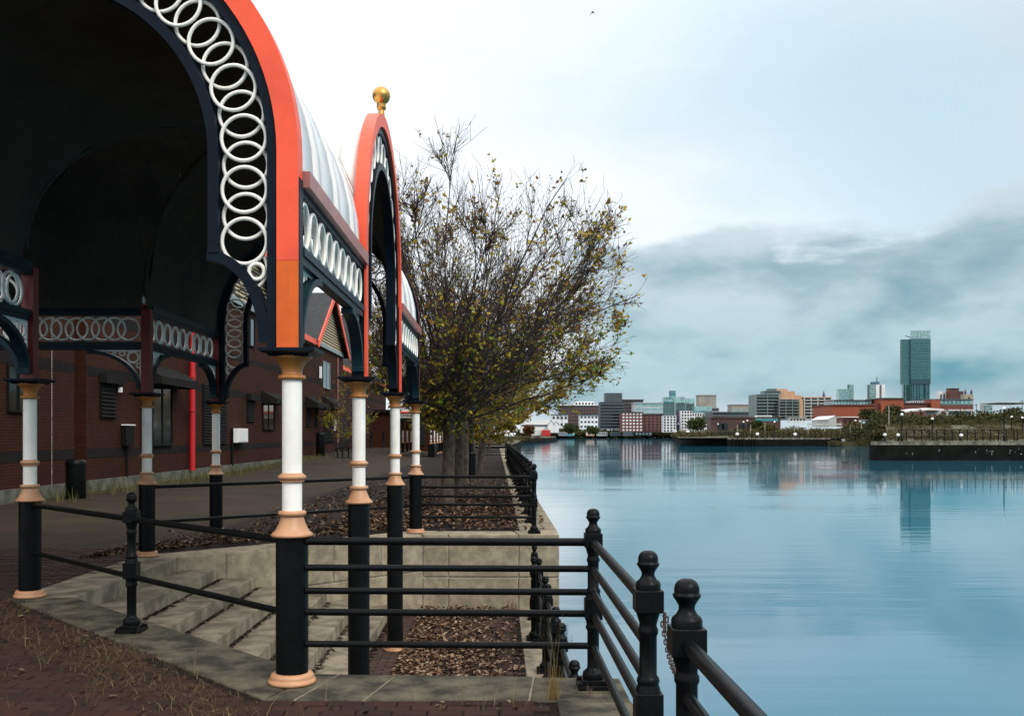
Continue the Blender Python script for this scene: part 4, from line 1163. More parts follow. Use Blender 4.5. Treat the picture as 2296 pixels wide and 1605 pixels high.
# quay lamp post among the trees
lp_ = thing('lamp_post', 'black fluted lamp post with wide base between the quayside trunks', 'lamp post', (-1.0, 39.0, 0))
MB().lathe([(.20, 0), (.20, .05), (.185, .08), (.185, .95), (.16, 1.0)], -1.0, 39.0, 12, smooth=False).build('base', M['black'], lp_)
MB().lathe([(.10, 1.0), (.085, 1.1), (.075, 1.4), (.09, 1.45), (.07, 1.5), (.055, 4.2), (.08, 4.25)], -1.0, 39.0, 12).build('pole', M['black'], lp_)
MB().lathe([(.22 * math.sin(math.pi * i / 12) + .001, 4.45 - .22 * math.cos(math.pi * i / 12)) for i in range(13)], -1.0, 39.0, 16).build('globe', M['lampwhite'], lp_)

# bird
bd = spot(1328, 28, 32)
bird = thing('bird', 'single dark gull-like bird flying high over the water', 'bird', bd)
b = MB()
b.tube([(bd[0] - .01, bd[1] - .05, bd[2] - .005), (bd[0], bd[1] - .03, bd[2]), (bd[0] + .01, bd[1] + .02, bd[2] + .005), (bd[0] + .02, bd[1] + .07, bd[2] + .008), (bd[0] + .025, bd[1] + .11, bd[2] + .008)], [.006, .018, .022, .015, .004], 8)
b.build('body', M['dark'], bird)
for pts in ([(0, 0, 0), (-.035, .0, -.012), (-.075, .02, -.07), (-.085, .05, -.11), (-.06, .06, -.055), (-.02, .05, -.005)], [(0, 0, 0), (.03, 0, .018), (.065, .02, .0), (.085, .05, -.035), (.055, .06, -.01), (.02, .05, .005)]):
    w = MB(); n = len(pts)
    w.add([(bd[0] + p[0], bd[1] + p[1], bd[2] + p[2] + .003) for p in pts] + [(bd[0] + p[0], bd[1] + p[1], bd[2] + p[2] - .003) for p in pts],
          [tuple(range(n)), tuple(range(2*n-1, n-1, -1))] + [(i, n + i, n + (i+1) % n, (i+1) % n) for i in range(n)])
    w.build('wing', M['dark'], bird)

# ================================================================ FAR BANKS
M['earth'] = paint('bank_earth', (0.075, 0.060, 0.024), 0.95, 0.5, 0.12, 0.6, 1.0, detail=9, col2=(0.035, 0.036, 0.014))
M['farland'] = paint('far_ground', (0.055, 0.055, 0.035), 0.95, 0.4, 0.01)
M['scrub'] = tinted('scrub', 0.8, 0.2)
poly_sheet('far_ground', [(-4000, 1015), (-20, 1015), (60, 1010), (180, 1010), (600, 640), (4500, 640), (4500, 6000), (-4000, 6000)], 1.45, M['farland'])
poly_sheet('left_bank', [(-400, 120), (1.05, 120), (4, 180), (7, 280), (9.8, 390), (24, 476), (38, 620), (60, 1010), (-20, 1016), (-400, 1016)], .3, M['earth'])
MB().prism([(-3, 120), (1.05, 120), (4, 180), (7, 280), (9.8, 390), (24, 476), (38, 620), (60, 1010), (50, 1010), (20, 500), (-3, 300)], -2.6, .28).build('bank_edge', M['quaywall'], kind='structure')

def sstep(a, b, x):
    t = max(0.0, min(1.0, (x - a) / (b - a))); return t * t * (3 - 2 * t)
DOCK = .75
shore = [(54.8, 142), (160, 142), (420, 142), (420, 700), (190, 1000), (99.5, 554), (75, 317), (122, 317), (65, 160)]
def bank_h(x, y):
    px = 1113 + 2200 * x / y
    if px > 1955: d = y - 158
    elif y < 560: d = min(y - 330, (px - 1640) * .6 + 60 if px > 1500 else 0)
    else: d = y - 600
    h = DOCK + 4.3 * sstep(0, 190, d)
    return h + (mnoise.noise(Vector((x * .05, y * .03, 0))) * .9 + mnoise.noise(Vector((x * .21, y * .1, 3))) * .35) * sstep(5, 60, d)
poly_sheet('dock_quay', shore, DOCK - .02, M['earth'])
def bank():
    b = MB(); rows = [146, 152, 160, 172, 188, 208, 232, 260, 292, 322, 335, 350, 370, 400, 440, 490, 550, 620, 700, 800]
    ny = len(rows); nx = 60
    for y in rows:
        for i in range(nx + 1):
            if y < 318: px = 1985 + (2700 - 1985) * i / nx
            else: px = 1520 + (2700 - 1520) * i / nx
            if y < 318: px += (318 - y) * .02
            x = (px - 1113) * y / 2200
            b.v.append((x, y, bank_h(x, y)))
    for j in range(ny - 1):
        if rows[j] < 318 <= rows[j + 1]: continue
        for i in range(nx):
            a = j * (nx + 1) + i
            b.f.append([a, a + 1, a + nx + 2, a + nx + 1]); b.mi.append(0); b.c.append(None); b.sm.append(True)
    # stitch the near part to the far part
    jn = [j for j in range(ny - 1) if rows[j] < 318 <= rows[j + 1]][0]
    b2 = [jn * (nx + 1) + i for i in range(nx + 1)]
    far = [(jn + 1) * (nx + 1) + i for i in range(nx + 1)]
    k0 = max(i for i in range(nx + 1) if 1520 + (2700 - 1520) * i / nx <= 1990)
    for i in range(nx):
        fi = k0 + int((nx - k0) * i / nx); fj = k0 + int((nx - k0) * (i + 1) / nx)
        b.f.append([b2[i], b2[i+1], far[fj]] + ([far[fi]] if fi != fj else [])); b.mi.append(0); b.c.append(None); b.sm.append(True)
    return b.build('bank_terrain', M['earth'], recalc=False, kind='structure')
bank()

# dock walls with coping blocks
M['dockcap'] = paint('dock_coping', (0.26, 0.235, 0.18), .9, .5, .9, col2=(0.10, 0.09, 0.07), spec=.1)
M['graf'] = paint('old_white_paint', (0.33, 0.33, 0.31), .9, .7, 1.5)
def dock_wall(name, label, pts, block, cap=.52, cat='quay wall'):
    t = thing(name, label, cat, (*pts[0], WATER))
    for (x0, y0), (x1, y1) in zip(pts[:-1], pts[1:]):
        MB().obox((x0, y0), (x1, y1), 2.0, -3.0, DOCK - cap, off=-1.12).build('wall_face', M['quaywall'], t)
        L_ = math.hypot(x1 - x0, y1 - y0); n = max(1, int(L_ / block))
        for i in range(n):
            a, b_ = i / n + .012 / n, (i + 1) / n - .012 / n
            MB().obox((x0 + (x1-x0)*a, y0 + (y1-y0)*a), (x0 + (x1-x0)*b_, y0 + (y1-y0)*b_), 1.6, DOCK - cap, DOCK + random.uniform(.0, .04), off=-.85).build('coping_block', M['dockcap'], t)
    return t
dw = dock_wall('dock_wall', 'dark dock wall with pale coping blocks at the right edge of the water', [(54.8, 142), (96, 142)], 1.75)
MB().obox((66.5, 168), (55.6, 142.3), 1.0, -3, DOCK - .05, off=.0).build('wall_return', M['quaywall'], dw)
dw2 = dock_wall('dock_wall', 'low dock wall with timber piles in the middle distance', [(75, 317), (108, 317)], 4.0)
dw3 = dock_wall('dock_wall', 'farther low dock wall receding towards the city', [(99.0, 552), (76, 322)], 9.0)
for i in range(7):
    x = 76.3 + i * 1.25 + random.uniform(-.3, .3)
    MB().tube([(x, 316.7, -2.6), (x, 316.7, .5)], .22, 7).build('pile', M['quaywall'], dw2)
for px in (1889, 1893.5): 
    x = spot(px, 0, 316.5)[0]
    MB().box(x - .25, x + .25, 316.2, 316.8, -2.3, .4).build('pile', M['lampwhite'], dw2, label='white-painted mooring pile')
# pale drips and scrawls on the right-hand wall
rngg = random.Random(5)
for i in range(16):
    px = rngg.choice([rngg.uniform(2180, 2235), rngg.uniform(2260, 2296), rngg.uniform(2180, 2235), rngg.uniform(2020, 2110)]); py = rngg.uniform(1006, 1018)
    X, Y, Z = spot(px, py, 141.9); tall = rngg.random() < .4
    w, h = (.07, rngg.uniform(.2, .7)) if tall else (rngg.uniform(.08, .4), rngg.uniform(.05, .12))
    MB().box(X - w / 2, X + w / 2, 142.06, 142.105, Z - h / 2, Z + h / 2).build('paint_mark', M['graf'], dw)

# lamps on the far quays
def globe_lamp(px, py_top, Y, label, zb=None, gr=.23):
    x, _, zt = spot(px, py_top, Y); zb = bank_h(x, Y) if zb is None else zb
    t = thing('globe_lamp', label, 'lamp post', (x, Y, zb), 'globe lamps along the far quays')
    MB().lathe([(.20, zb - .2), (.20, zb + .9), (.09, zb + 1.0), (.08, zt - 2 * gr - .12), (.2, zt - 2 * gr - .02)], x, Y, 8).build('pole', M['black'], t)
    MB().lathe([(gr * math.sin(math.pi * i / 10) + .002, zt - gr - gr * math.cos(math.pi * i / 10)) for i in range(11)], x, Y, 14).build('globe', M['lampwhite'], t)
for px, py, Y, lab, zb in ((2251, 912, 143.5, 'tallest globe lamp at the right edge above the dock wall', DOCK), (2022, 926, 145, 'globe lamp on the dock corner below the glass tower', DOCK), (2090.5, 936, 168, 'globe lamp right of the glass tower on the dock', None),
        (2268, 932, 190, 'smaller globe lamp, second from the right edge', None), (2292, 934, 195, 'globe lamp cut by the right edge of the view', None), (1918, 941, 330, 'globe lamp where the middle dock wall ends', DOCK),
        (1736.5, 944, 335, 'globe lamp before the stepped flats', DOCK), (1675.5, 941, 340, 'globe lamp of a close pair, right one', DOCK), (1667, 944, 330, 'globe lamp of a close pair, left one', DOCK), (1610, 949, 420, 'globe lamp in front of the brick viaduct', DOCK), (1521, 949, 545, 'farthest globe lamp before the white flats', DOCK)):
    globe_lamp(px, py, Y, lab, zb, .22 if Y < 300 else .32)
def low_light(px, py, Y, label):
    x, _, z = spot(px, py, Y); s = Y / 145 * .72
    t = thing('quay_light', label, 'light', (x, Y, DOCK), 'low white lights on the far quays')
    MB().lathe([(.10 * s, DOCK), (.10 * s, max(z - .28 * s, DOCK + .1))], x, Y, 8).build('stem', M['dark'], t)
    MB().lathe([(.12 * s, z - .32 * s), (.30 * s, z - .16 * s), (.36 * s, z + .02 * s), (.30 * s, z + .24 * s), (.12 * s, z + .34 * s)], x, Y, 10).build('lens', M['lampwhite'], t)
for px, py, Y, lab in ((1984, 975, 148, 'low white light at the corner of the right dock'), (2013.5, 975.5, 145, 'low white light below the glass tower'), (2155, 976, 144, 'low white light right of the tower reflection'), (1782.6, 974, 319, 'low white light on the middle dock, right of the flats'),
                   (1698, 973.5, 320, 'low white light on the middle dock below the teal bridge'), (1653, 973.5, 325, 'low white light at the pile end of the middle dock'), (1542, 968.5, 500, 'low white light far along the receding dock'), (1514, 968.5, 545, 'farthest low white light at the dock end')):
    low_light(px, py, Y, lab)

# curved-top railings on the far quays
def curved_fence(label, p, q, n, h=1.15, t_=.05):
    f = thing('quay_fence', label, 'fence', (p[0], p[1], DOCK))
    me = MB().tube([(0, 0, 0), (0, 0, h * .5), (-.04, -.06, h * .75), (-.16, -.22, h)], t_, 5).mesh('post', M['black'])
    for i in range(n):
        t = i / (n - 1); x, y = p[0] + (q[0]-p[0]) * t, p[1] + (q[1]-p[1]) * t
        put('post', me, f, (x, y, DOCK))
    for z, o_ in ((h * .35, 0), (h * .68, -.05), (h * .98, -.2)):
        MB().tube([(p[0] + o_, p[1] + o_, DOCK + z), (q[0] + o_, q[1] + o_, DOCK + z)], t_ * .6, 5).build('rail', M['black'], f)
curved_fence('dark curved railing along the top of the right dock wall', (60.5, 147.5), (77, 146), 16, 1.75, .075)
curved_fence('dark curved railing behind the middle dock wall', (82, 322), (122, 321), 24, 2.0, .12)
curved_fence('close-set dark railing at the corner of the middle dock', (83.5, 380), (81.5, 324), 22, 2.2, .12)
curved_fence('dark railing on the bank at the right edge', (77.5, 146), (92, 150), 10, 1.75, .07)
# pale posts on the far bank
for i, (px, py0, py1, Y) in enumerate(((1849, 946, 962, 360), (1884, 944, 961, 360), (1931, 939, 964, 350), (1906, 953, 968, 340), (1993, 909, 944, 300), (1812, 955, 967, 360), (1781, 950, 968, 360), (1715, 947, 962, 380), (1683, 952, 967, 360), (1653, 952, 966, 370))):
    a, b_ = spot(px, py0, Y), spot(px, py1, Y)
    t = thing('pale_post', ['pale post among the scrub near the white shed', 'pale post right of the white shed', 'pale post in front of the brick depot', 'short pale post before the depot', 'tall thin mast rising from the bushes left of the tower',
        'pale post in the grass below the stepped flats', 'pale post left in the grass below the flats', 'pale post before the teal bridge', 'pale post right of the lamp pair', 'pale post left of the lamp pair'][i], 'post', (a[0], Y, min(bank_h(a[0], Y), b_[2])))
    MB().box(a[0] - .10, a[0] + .10, Y - .1, Y + .1, min(bank_h(a[0], Y), b_[2]) - .3, a[2]).build('shaft', M['mortar'], t)

# scrub: uncountable undergrowth, and the bushes that stand out
GREEN = [(0.045, 0.052, 0.014), (0.032, 0.040, 0.012), (0.065, 0.062, 0.017), (0.024, 0.031, 0.010), (0.08, 0.065, 0.02)]
BROWN = [(0.10, 0.072, 0.026), (0.075, 0.052, 0.02), (0.13, 0.10, 0.04), (0.055, 0.045, 0.018)]
def puff(b, c, r, n, leaf, cols, rng):
    for _ in range(n):
        d = Vector((rng.gauss(0, 1), rng.gauss(0, 1), rng.gauss(0, 1))).normalized() * (rng.random() ** .4)
        p = Vector((c[0] + d.x * r[0], c[1] + d.y * r[1], c[2] + d.z * r[2]))
        leaf_quad(b, p, leaf, rng, rng.choice(cols), .5)
def scrub(name, label, n, where, rr, leaf, cols, seed, per=60):
    rng = random.Random(seed); b = MB()
    for _ in range(n):
        w = where(rng)
        if w is None: continue
        x, y = w; r = rng.uniform(*rr)
        puff(b, (x, y, bank_h(x, y) + r * .35), (r * 1.3, r, r * .8), per, leaf, cols, rng)
    return b.build(name, M['scrub'], None, recalc=False, kind='stuff', label=label, category='scrub')
def wpx(x0, x1, y0, y1):
    def f(rng):
        Y = rng.uniform(y0, y1); px = rng.uniform(x0, x1); return ((px - 1113) * Y / 2200, Y)
    return f
scrub('bank_scrub', 'brown and olive scrub covering the bank behind the right dock', 330, wpx(1990, 2480, 158, 300), (.6, 1.7), .26, BROWN + GREEN, 1, 110)
scrub('bank_scrub', 'dry grass and weeds behind the middle dock', 300, wpx(1640, 2000, 332, 430), (.9, 2.2), .62, BROWN + GREEN[:3], 2)
scrub('bank_scrub', 'rough grass along the receding dock', 160, wpx(1512, 1680, 420, 640), (1.2, 2.6), .95, BROWN + GREEN, 3)
scrub('bank_scrub', 'dark thicket in front of the brick depot and at the right edge', 260, wpx(1890, 2480, 300, 470), (2.0, 5.0), 1.0, GREEN + [(0.02, 0.026, 0.009)], 4, 90)
def edge_spot(rng):
    t = rng.random(); return (108 + 14 * t, 317 + rng.uniform(0, 4))
rng4 = random.Random(12); b = MB()
for _ in range(60):
    x, y = 108 + rng4.uniform(0, 17), 316 + rng4.uniform(-2, 4); puff(b, (x, y, rng4.uniform(-1.7, .4)), (1.3, 1.3, .7), 50, .5, GREEN + BROWN, rng4)
b.build('shore_reeds', M['scrub'], None, recalc=False, kind='stuff', label='reeds and weeds at the gap between the two docks', category='reeds')
MB().prism([(107, 316.4), (125, 312), (130, 330), (107, 330)], -2.6, -.4).build('shore_slope', M['earth'], kind='structure')
rng4 = random.Random(14); b = MB()
for k in range(150):
    t = rng4.random(); Y = 130 + 350 * t ** 1.4
    xe = 1.05 + (9.8 - 1.05) * min(1, (Y - 120) / 270) + (max(0, Y - 390) / 86 * 14)
    puff(b, (xe - rng4.uniform(0, 3 + Y * .01), Y, rng4.uniform(-.8, .6)), (1.6, 1.6, .9), 45, .30 + Y * .0011, GREEN + BROWN, rng4)
b.build('shore_reeds', M['scrub'], None, recalc=False, kind='stuff', label='reeds along the left bank beyond the railing', category='reeds')
rng4 = random.Random(15); b = MB()
for k in range(210):
    px = rng4.uniform(1165, 1600); Y = rng4.uniform(1012, 1060)
    x = (px - 1113) * Y / 2200
    puff(b, (x, Y, 1.5 + rng4.uniform(0, 3)), (8, 5, rng4.uniform(3, 7)), 55, 2.6, GREEN, rng4)
b.build('shore_trees', M['scrub'], None, recalc=False, kind='stuff', label='continuous dark hedge of bushes along the far shore below the flats', category='hedge')
def bush(label, px, py_top, py_bot, w, Y, cols, seed, name='bush', leaf=None):
    rng = random.Random(seed); x, _, zt = spot(px, py_top, Y); zb = spot(px, py_bot, Y)[2]; wm = w * Y / 2200 / 2; hm = (zt - zb)
    t = thing(name, label, 'bush', (x, Y, zb))
    b = MB(); b.tube([(x, Y, zb - 1), (x + .1, Y, zb + hm * .3), (x, Y, zb + hm * .7)], [wm * .06, wm * .04, wm * .02], 6).build('trunk', M['bark'], t)
    f = MB(); leaf = leaf or Y * .0023
    for _ in range(16):
        c = (x + rng.uniform(-.6, .6) * wm, Y + rng.uniform(-.5, .5) * wm, zb + hm * rng.uniform(.25, .75))
        puff(f, c, (wm * .45, wm * .45, hm * .27), 90, leaf, cols, rng)
    f.build('crown', M['scrub'], t, recalc=False)
G2 = [(0.05, 0.062, 0.018), (0.036, 0.048, 0.014), (0.065, 0.075, 0.02), (0.028, 0.036, 0.012)]
bush('large green tree beside the white flats', 1563, 932, 968, 52, 800, G2, 1)
bush('yellow-green bush before the stepped flats', 1722, 951, 968, 40, 390, [(0.09, 0.085, 0.018), (0.06, 0.065, 0.017)], 2)
bush('dark bush under the teal bridge', 1700, 942, 966, 36, 430, G2, 3)
bush('dark tree clump left of the depot slope', 1950, 914, 948, 50, 430, GREEN, 4)
bush('tall dark bush in front of the brick depot', 2005, 903, 950, 46, 420, GREEN, 5)
bush('dark bush beside the white canopy', 2060, 930, 956, 60, 380, GREEN, 6)
bush('dark tree at the right edge by the masts', 2262, 912, 955, 90, 420, GREEN, 7)
bush('dark tree right of the church tower', 2215, 922, 950, 50, 440, GREEN, 8)
bush('dark bush below the far brown flats', 1281, 950, 972, 40, 700, G2, 9)
bush('green bush right of the white sheds', 1330, 956, 972, 30, 690, G2, 10)
bush('low weeds at the corner of the right dock', 1974, 962, 984, 34, 160, GREEN + BROWN, 21)
bush('brown bramble left of the right dock corner', 1962, 966, 988, 22, 175, BROWN, 22)
bush('rust-coloured bush near the white sheds', 1186, 952, 973, 24, 560, [(0.14, 0.06, 0.025), (0.10, 0.05, 0.02)], 11)

# ================================================================ CITY
def pm(name, col, rough=.6, var=.2, scale=.08): M[name] = paint(name, col, rough, var, scale)
pm('c_brick', (0.30, 0.062, 0.022)); pm('c_brick2', (0.14, 0.036, 0.028)); pm('c_brown', (0.085, 0.050, 0.045)); pm('c_white', (0.70, 0.70, 0.69), var=.1); pm('c_grey', (0.30, 0.30, 0.285)); pm('c_dark', (0.030, 0.042, 0.048))
pm('c_slate', (0.085, 0.11, 0.12)); pm('c_tan', (0.52, 0.30, 0.18)); pm('c_stone', (0.33, 0.28, 0.20)); pm('c_pale', (0.45, 0.47, 0.46)); pm('c_green', (0.16, 0.22, 0.21)); pm('c_teal', (0.05, 0.30, 0.33)); pm('c_purple', (0.06, 0.04, 0.09)); pm('c_red', (0.50, 0.02, 0.02))
pm('c_concrete', (0.30, 0.275, 0.235)); pm('c_blue', (0.05, 0.12, 0.20)); pm('c_viaduct', (0.060, 0.026, 0.022))
M['g_teal'] = glass('teal_glazing', (0.10, 0.27, 0.29), .15); M['g_dark'] = glass('dark_glazing', (0.020, 0.030, 0.035), .15); M['g_pale'] = glass('pale_glazing', (0.28, 0.46, 0.47), .2); M['g_tower'] = glass('tower_glazing', (0.008, 0.060, 0.070), .3)
def block(label, x0, x1, yt, Y, mat, yb=972, depth=None, name='building', cat='building', storeys=0, cols=0, win='g_dark', style='ribbon', roof=None, base=None, top_h=None, root=None, fill=.62, balc='c_green'):
    a, b_ = spot(x0, yt, Y), spot(x1, yb, Y)
    X0, X1, zt, zb = a[0], b_[0], a[2], (b_[2] if base is None else base)
    w = X1 - X0; depth = depth or min(w, 40) * .8
    t = root or thing(name, label, cat, ((X0 + X1) / 2, Y, zb))
    MB().box(X0, X1, Y, Y + depth, zb, zt).build('wall', M[mat], t)
    H = zt - zb
    if storeys:
        sh = H / storeys
        for s in range(storeys):
            z0 = zb + sh * (s + (1 - fill) * .6); z1 = z0 + sh * fill
            if style == 'ribbon':
                MB().box(X0 + w * .02, X1 - w * .02, Y - .12, Y - .01, z0, z1).build('window_band', M[win], t)
            elif style == 'balcony':
                MB().box(X0 + w * .01, X1 - w * .01, Y - .12, Y - .01, z0, z1).build('window_band', M[win], t)
                MB().box(X0 - .4, X1 + .3, Y - 1.8, Y - .13, z0 - sh * .16, z0 + sh * .12).build('balcony', M[balc], t)
            elif style == 'grid':
                cw = w / cols
                for c in range(cols):
                    xa = X0 + cw * (c + .22); MB().box(xa, xa + cw * .56, Y - .12, Y - .01, z0, z1).build('window', M[win], t)
        if style == 'balcony' and cols:
            for c in range(cols + 1):
                xa = X0 + w * c / cols; MB().box(xa - .25, xa + .25, Y - 1.6, Y - .13, zb, zt).build('fin', M[balc], t)
    if style == 'fins':
        for c in range(cols):
            xa = X0 + w * (c + .3) / cols; MB().box(xa, xa + w / cols * .45, Y - .5, Y - .01, zb + H * .04, zt - H * .25).build('window_strip', M[win], t)
    if roof: MB().box(X0 - .6, X1 + .6, Y - .8, Y + depth + .5, zt, zt + H * .025 + .3).build('roof', M[roof], t)
    return t
# left part of the far shore
def shed(label, x0, x1, yt, ye, yb, Y, mat, roofmat):
    a, b_ = spot(x0, ye, Y), spot(x1, yb, Y); zt = spot(x0, yt, Y)[2]; xm = (a[0] + b_[0]) / 2
    t = thing('shed', label, 'shed', (xm, Y, b_[2]))
    MB().add([(a[0], Y, b_[2]), (b_[0], Y, b_[2]), (b_[0], Y, a[2]), (xm, Y, zt), (a[0], Y, a[2])] + [(a[0], Y + 25, b_[2]), (b_[0], Y + 25, b_[2]), (b_[0], Y + 25, a[2]), (xm, Y + 25, zt), (a[0], Y + 25, a[2])],
             [(0,1,2,3,4), (9,8,7,6,5), (0,5,6,1), (1,6,7,2), (0,4,9,5)]).build('wall', M[mat], t)
    MB().add([(a[0] - .3, Y - .4, a[2]), (xm, Y - .4, zt + .1), (xm, Y + 25.4, zt + .1), (a[0] - .3, Y + 25.4, a[2]), (b_[0] + .3, Y - .4, a[2]), (b_[0] + .3, Y + 25.4, a[2])], [(0,1,2,3), (1,4,5,2)]).build('roof', M[roofmat], t)
block('long white metal warehouse on the far left shore', 1168, 1232, 943, 720, 'c_white', 970, name='warehouse', storeys=1, style='ribbon', win='c_slate', fill=.18, depth=30)
shed('white gabled shed, left of a pair on the far shore', 1230, 1242, 942, 951, 970, 700, 'c_white', 'c_pale'); shed('white gabled shed, right of a pair on the far shore', 1242.3, 1253, 944, 953, 970, 702, 'c_white', 'c_pale')
block('bright red shipping container on the far shore', 1215, 1234, 964, 600, 'c_red', 977, name='container', cat='container', depth=3, storeys=1, style='grid', cols=6, win='c_red')
block('white container beside the red one', 1192, 1214, 965, 602, 'c_pale', 977, name='container', cat='container', depth=3, storeys=1, style='grid', cols=7, win='c_white')
rngc = random.Random(4)
for k, (xa, xb, m_, nm) in enumerate(((1252, 1270, 'c_grey', 'grey'), (1270, 1288, 'c_teal', 'painted teal'), (1314, 1333, 'c_tan', 'yellow-brown'), (1338, 1362, 'c_pale', 'pale'), (1368, 1392, 'c_slate', 'dark'), (1398, 1420, 'c_grey', 'grey right-hand'), (1424, 1462, 'c_slate', 'long slate-grey'))):
    block(f'{nm} hoarding along the far shore', xa, xb, 968.5, 990, m_, 977, name='hoarding', cat='hoarding', depth=1, storeys=1, style='grid', cols=5, win=rngc.choice(['c_white', 'c_blue', 'c_pale', 'c_dark']), fill=.5)
block('white modern house with flat roof above the sheds', 1237, 1273, 930, 820, 'c_white', 960, name='house', storeys=2, cols=4, style='grid', fill=.4, roof='c_slate')
block('white terrace with brown lower floor at the far shore', 1300, 1341, 931, 830, 'c_white', 962, name='house', storeys=3, cols=5, style='grid', fill=.4, roof='c_slate')
block('large brown apartment block behind the white houses', 1256, 1346, 909, 1080, 'c_brown', 962, storeys=7, cols=14, style='grid', fill=.45, roof='c_white')
block('pale penthouse block topping the brown apartments', 1289, 1332, 900, 1100, 'c_white', 930, storeys=2, cols=6, style='grid')
block('dark office block with horizontal bands beside the tree', 1346, 1398, 901, 900, 'c_dark', 962, storeys=9, style='balcony', balc='c_slate')
block('grey tower rising behind the dark office block', 1357, 1395, 881, 1150, 'c_slate', 930, storeys=10, style='ribbon', fill=.4)
block('brown banded block right of the dark office', 1396, 1442, 897, 1000, 'c_brown', 940, storeys=6, style='ribbon', fill=.5, win='g_dark', roof='c_brown')
block('long pale-teal glass office behind the red flats', 1423, 1486, 904, 960, 'c_pale', 950, storeys=5, style='ribbon', win='g_pale', roof='c_pale')
block('red-brick flats with white corner bays on the far shore', 1394, 1441, 925, 860, 'c_brick2', 968, storeys=6, cols=6, style='grid', win='c_white', roof='c_brown', fill=.5)
block('red-brick flats with dark balconies on the far shore', 1442, 1486, 929, 862, 'c_brick2', 968, storeys=6, cols=5, style='grid', win='g_dark', roof='c_brown', fill=.6)
block('slate-blue glazed office with stair tower', 1484, 1516, 903, 1000, 'c_slate', 950, storeys=7, cols=5, style='grid', win='g_teal', roof='c_teal')
block('pale green glass tower with blue crown', 1487, 1517, 890, 1250, 'g_pale', 950, storeys=8, style='ribbon', win='g_teal', fill=.4)
block('blue stepped crown above the green glass tower', 1502, 1515, 876, 1260, 'c_blue', 900, storeys=3, style='ribbon', win='g_teal')
block('teal office with tall vertical windows, left wing', 1515, 1536, 890, 950, 'g_pale', 940, style='fins', cols=8, win='g_dark')
block('teal office with tall vertical windows, right wing', 1539, 1557, 893, 955, 'g_pale', 940, style='fins', cols=7, win='g_dark')
block('low teal glazed office beside the concrete tower', 1557, 1596, 911, 940, 'g_pale', 950, style='fins', cols=12, win='g_teal')
block('white flats with dark balconies, left of the green tree', 1487, 1516, 932, 840, 'c_white', 969, storeys=6, cols=4, style='grid', win='g_dark')
block('narrow purple block between the white flats', 1516.5, 1527, 922, 860, 'c_purple', 969, storeys=6, cols=2, style='grid', win='g_dark')
block('white flats rising above the green tree', 1527.5, 1552, 921, 845, 'c_white', 969, storeys=7, cols=4, style='grid', win='g_dark')
block('low white flats partly hidden by the green tree', 1546, 1585, 926, 880, 'c_white', 969, storeys=5, cols=7, style='grid', win='g_dark')
block('square beige concrete tower on the skyline', 1567, 1606, 887, 1300, 'c_concrete', 950, storeys=12, style='ribbon', win='c_grey', fill=.35, roof='c_grey')
block('brown low block at the foot of the concrete tower', 1596, 1612, 914, 1150, 'c_grey', 950, storeys=4, style='ribbon')
block('pale grey hall with ribbed glass front', 1641, 1694, 908, 900, 'c_concrete', 945, storeys=1, style='grid', cols=9, win='g_pale', fill=.4, roof='c_grey')
block('long dark glazed station hall behind the viaduct', 1596, 1695, 923, 800, 'c_slate', 950, storeys=3, style='ribbon', win='g_dark')
# viaduct with arched openings
vi = thing('viaduct', 'dark brick railway viaduct with arches behind the bank', 'viaduct', spot(1645, 966, 620))
a, b_ = spot(1594, 938, 620), spot(1750, 966, 620)
MB().box(a[0], b_[0], 620, 632, b_[2] - 2, a[2]).build('wall', M['c_viaduct'], vi)
MB().box(a[0], b_[0], 619.4, 632.5, a[2], a[2] + .9).build('parapet', M['c_viaduct'], vi)
for px in (1616, 1626, 1664, 1682):
    cx = spot(px, 0, 620)[0]; r = 2.0; zc = spot(0, 954, 620)[2]
    pts = [(cx - r, b_[2] - 2)] + [(cx - r * math.cos(math.pi * i / 12), zc + r * math.sin(math.pi * i / 12)) for i in range(13)] + [(cx + r, b_[2] - 2)]
    n = len(pts); MB().add([(x, 619.9, z) for x, z in pts] + [(x, 619.99, z) for x, z in pts], [tuple(range(n)), tuple(range(2*n-1, n-1, -1))] + [(i, (i+1) % n, n + (i+1) % n, n + i) for i in range(n)]).build('arch_opening', M['g_dark'], vi)
tb_ = thing('footbridge', 'bright teal panelled bridge before the stepped flats', 'bridge', spot(1718, 944, 560))
for i in range(9):
    xa = spot(1696 + 5.3 * i, 0, 560)[0]; MB().box(xa, xa + 1.22, 559, 563, spot(0, 944, 560)[2], spot(0, 938.5, 560)[2]).build('panel', M['c_teal'], tb_)
MB().box(spot(1695, 0, 560)[0], spot(1745, 0, 560)[0], 558.6, 563.4, spot(0, 945.2, 560)[2], spot(0, 944.1, 560)[2]).build('deck', M['c_dark'], tb_)
tm = thing('tram', 'white tram crossing above the teal bridge', 'tram', spot(1712, 936, 568))
MB().box(spot(1695, 0, 568)[0], spot(1731, 0, 568)[0], 568, 571, spot(0, 936, 568)[2], spot(0, 931.5, 568)[2]).build('body', M['c_white'], tm, bevel=.3)
MB().box(spot(1697, 0, 568)[0], spot(1729, 0, 568)[0], 567.9, 567.99, spot(0, 934.5, 568)[2], spot(0, 933, 568)[2]).build('window_band', M['g_dark'], tm)
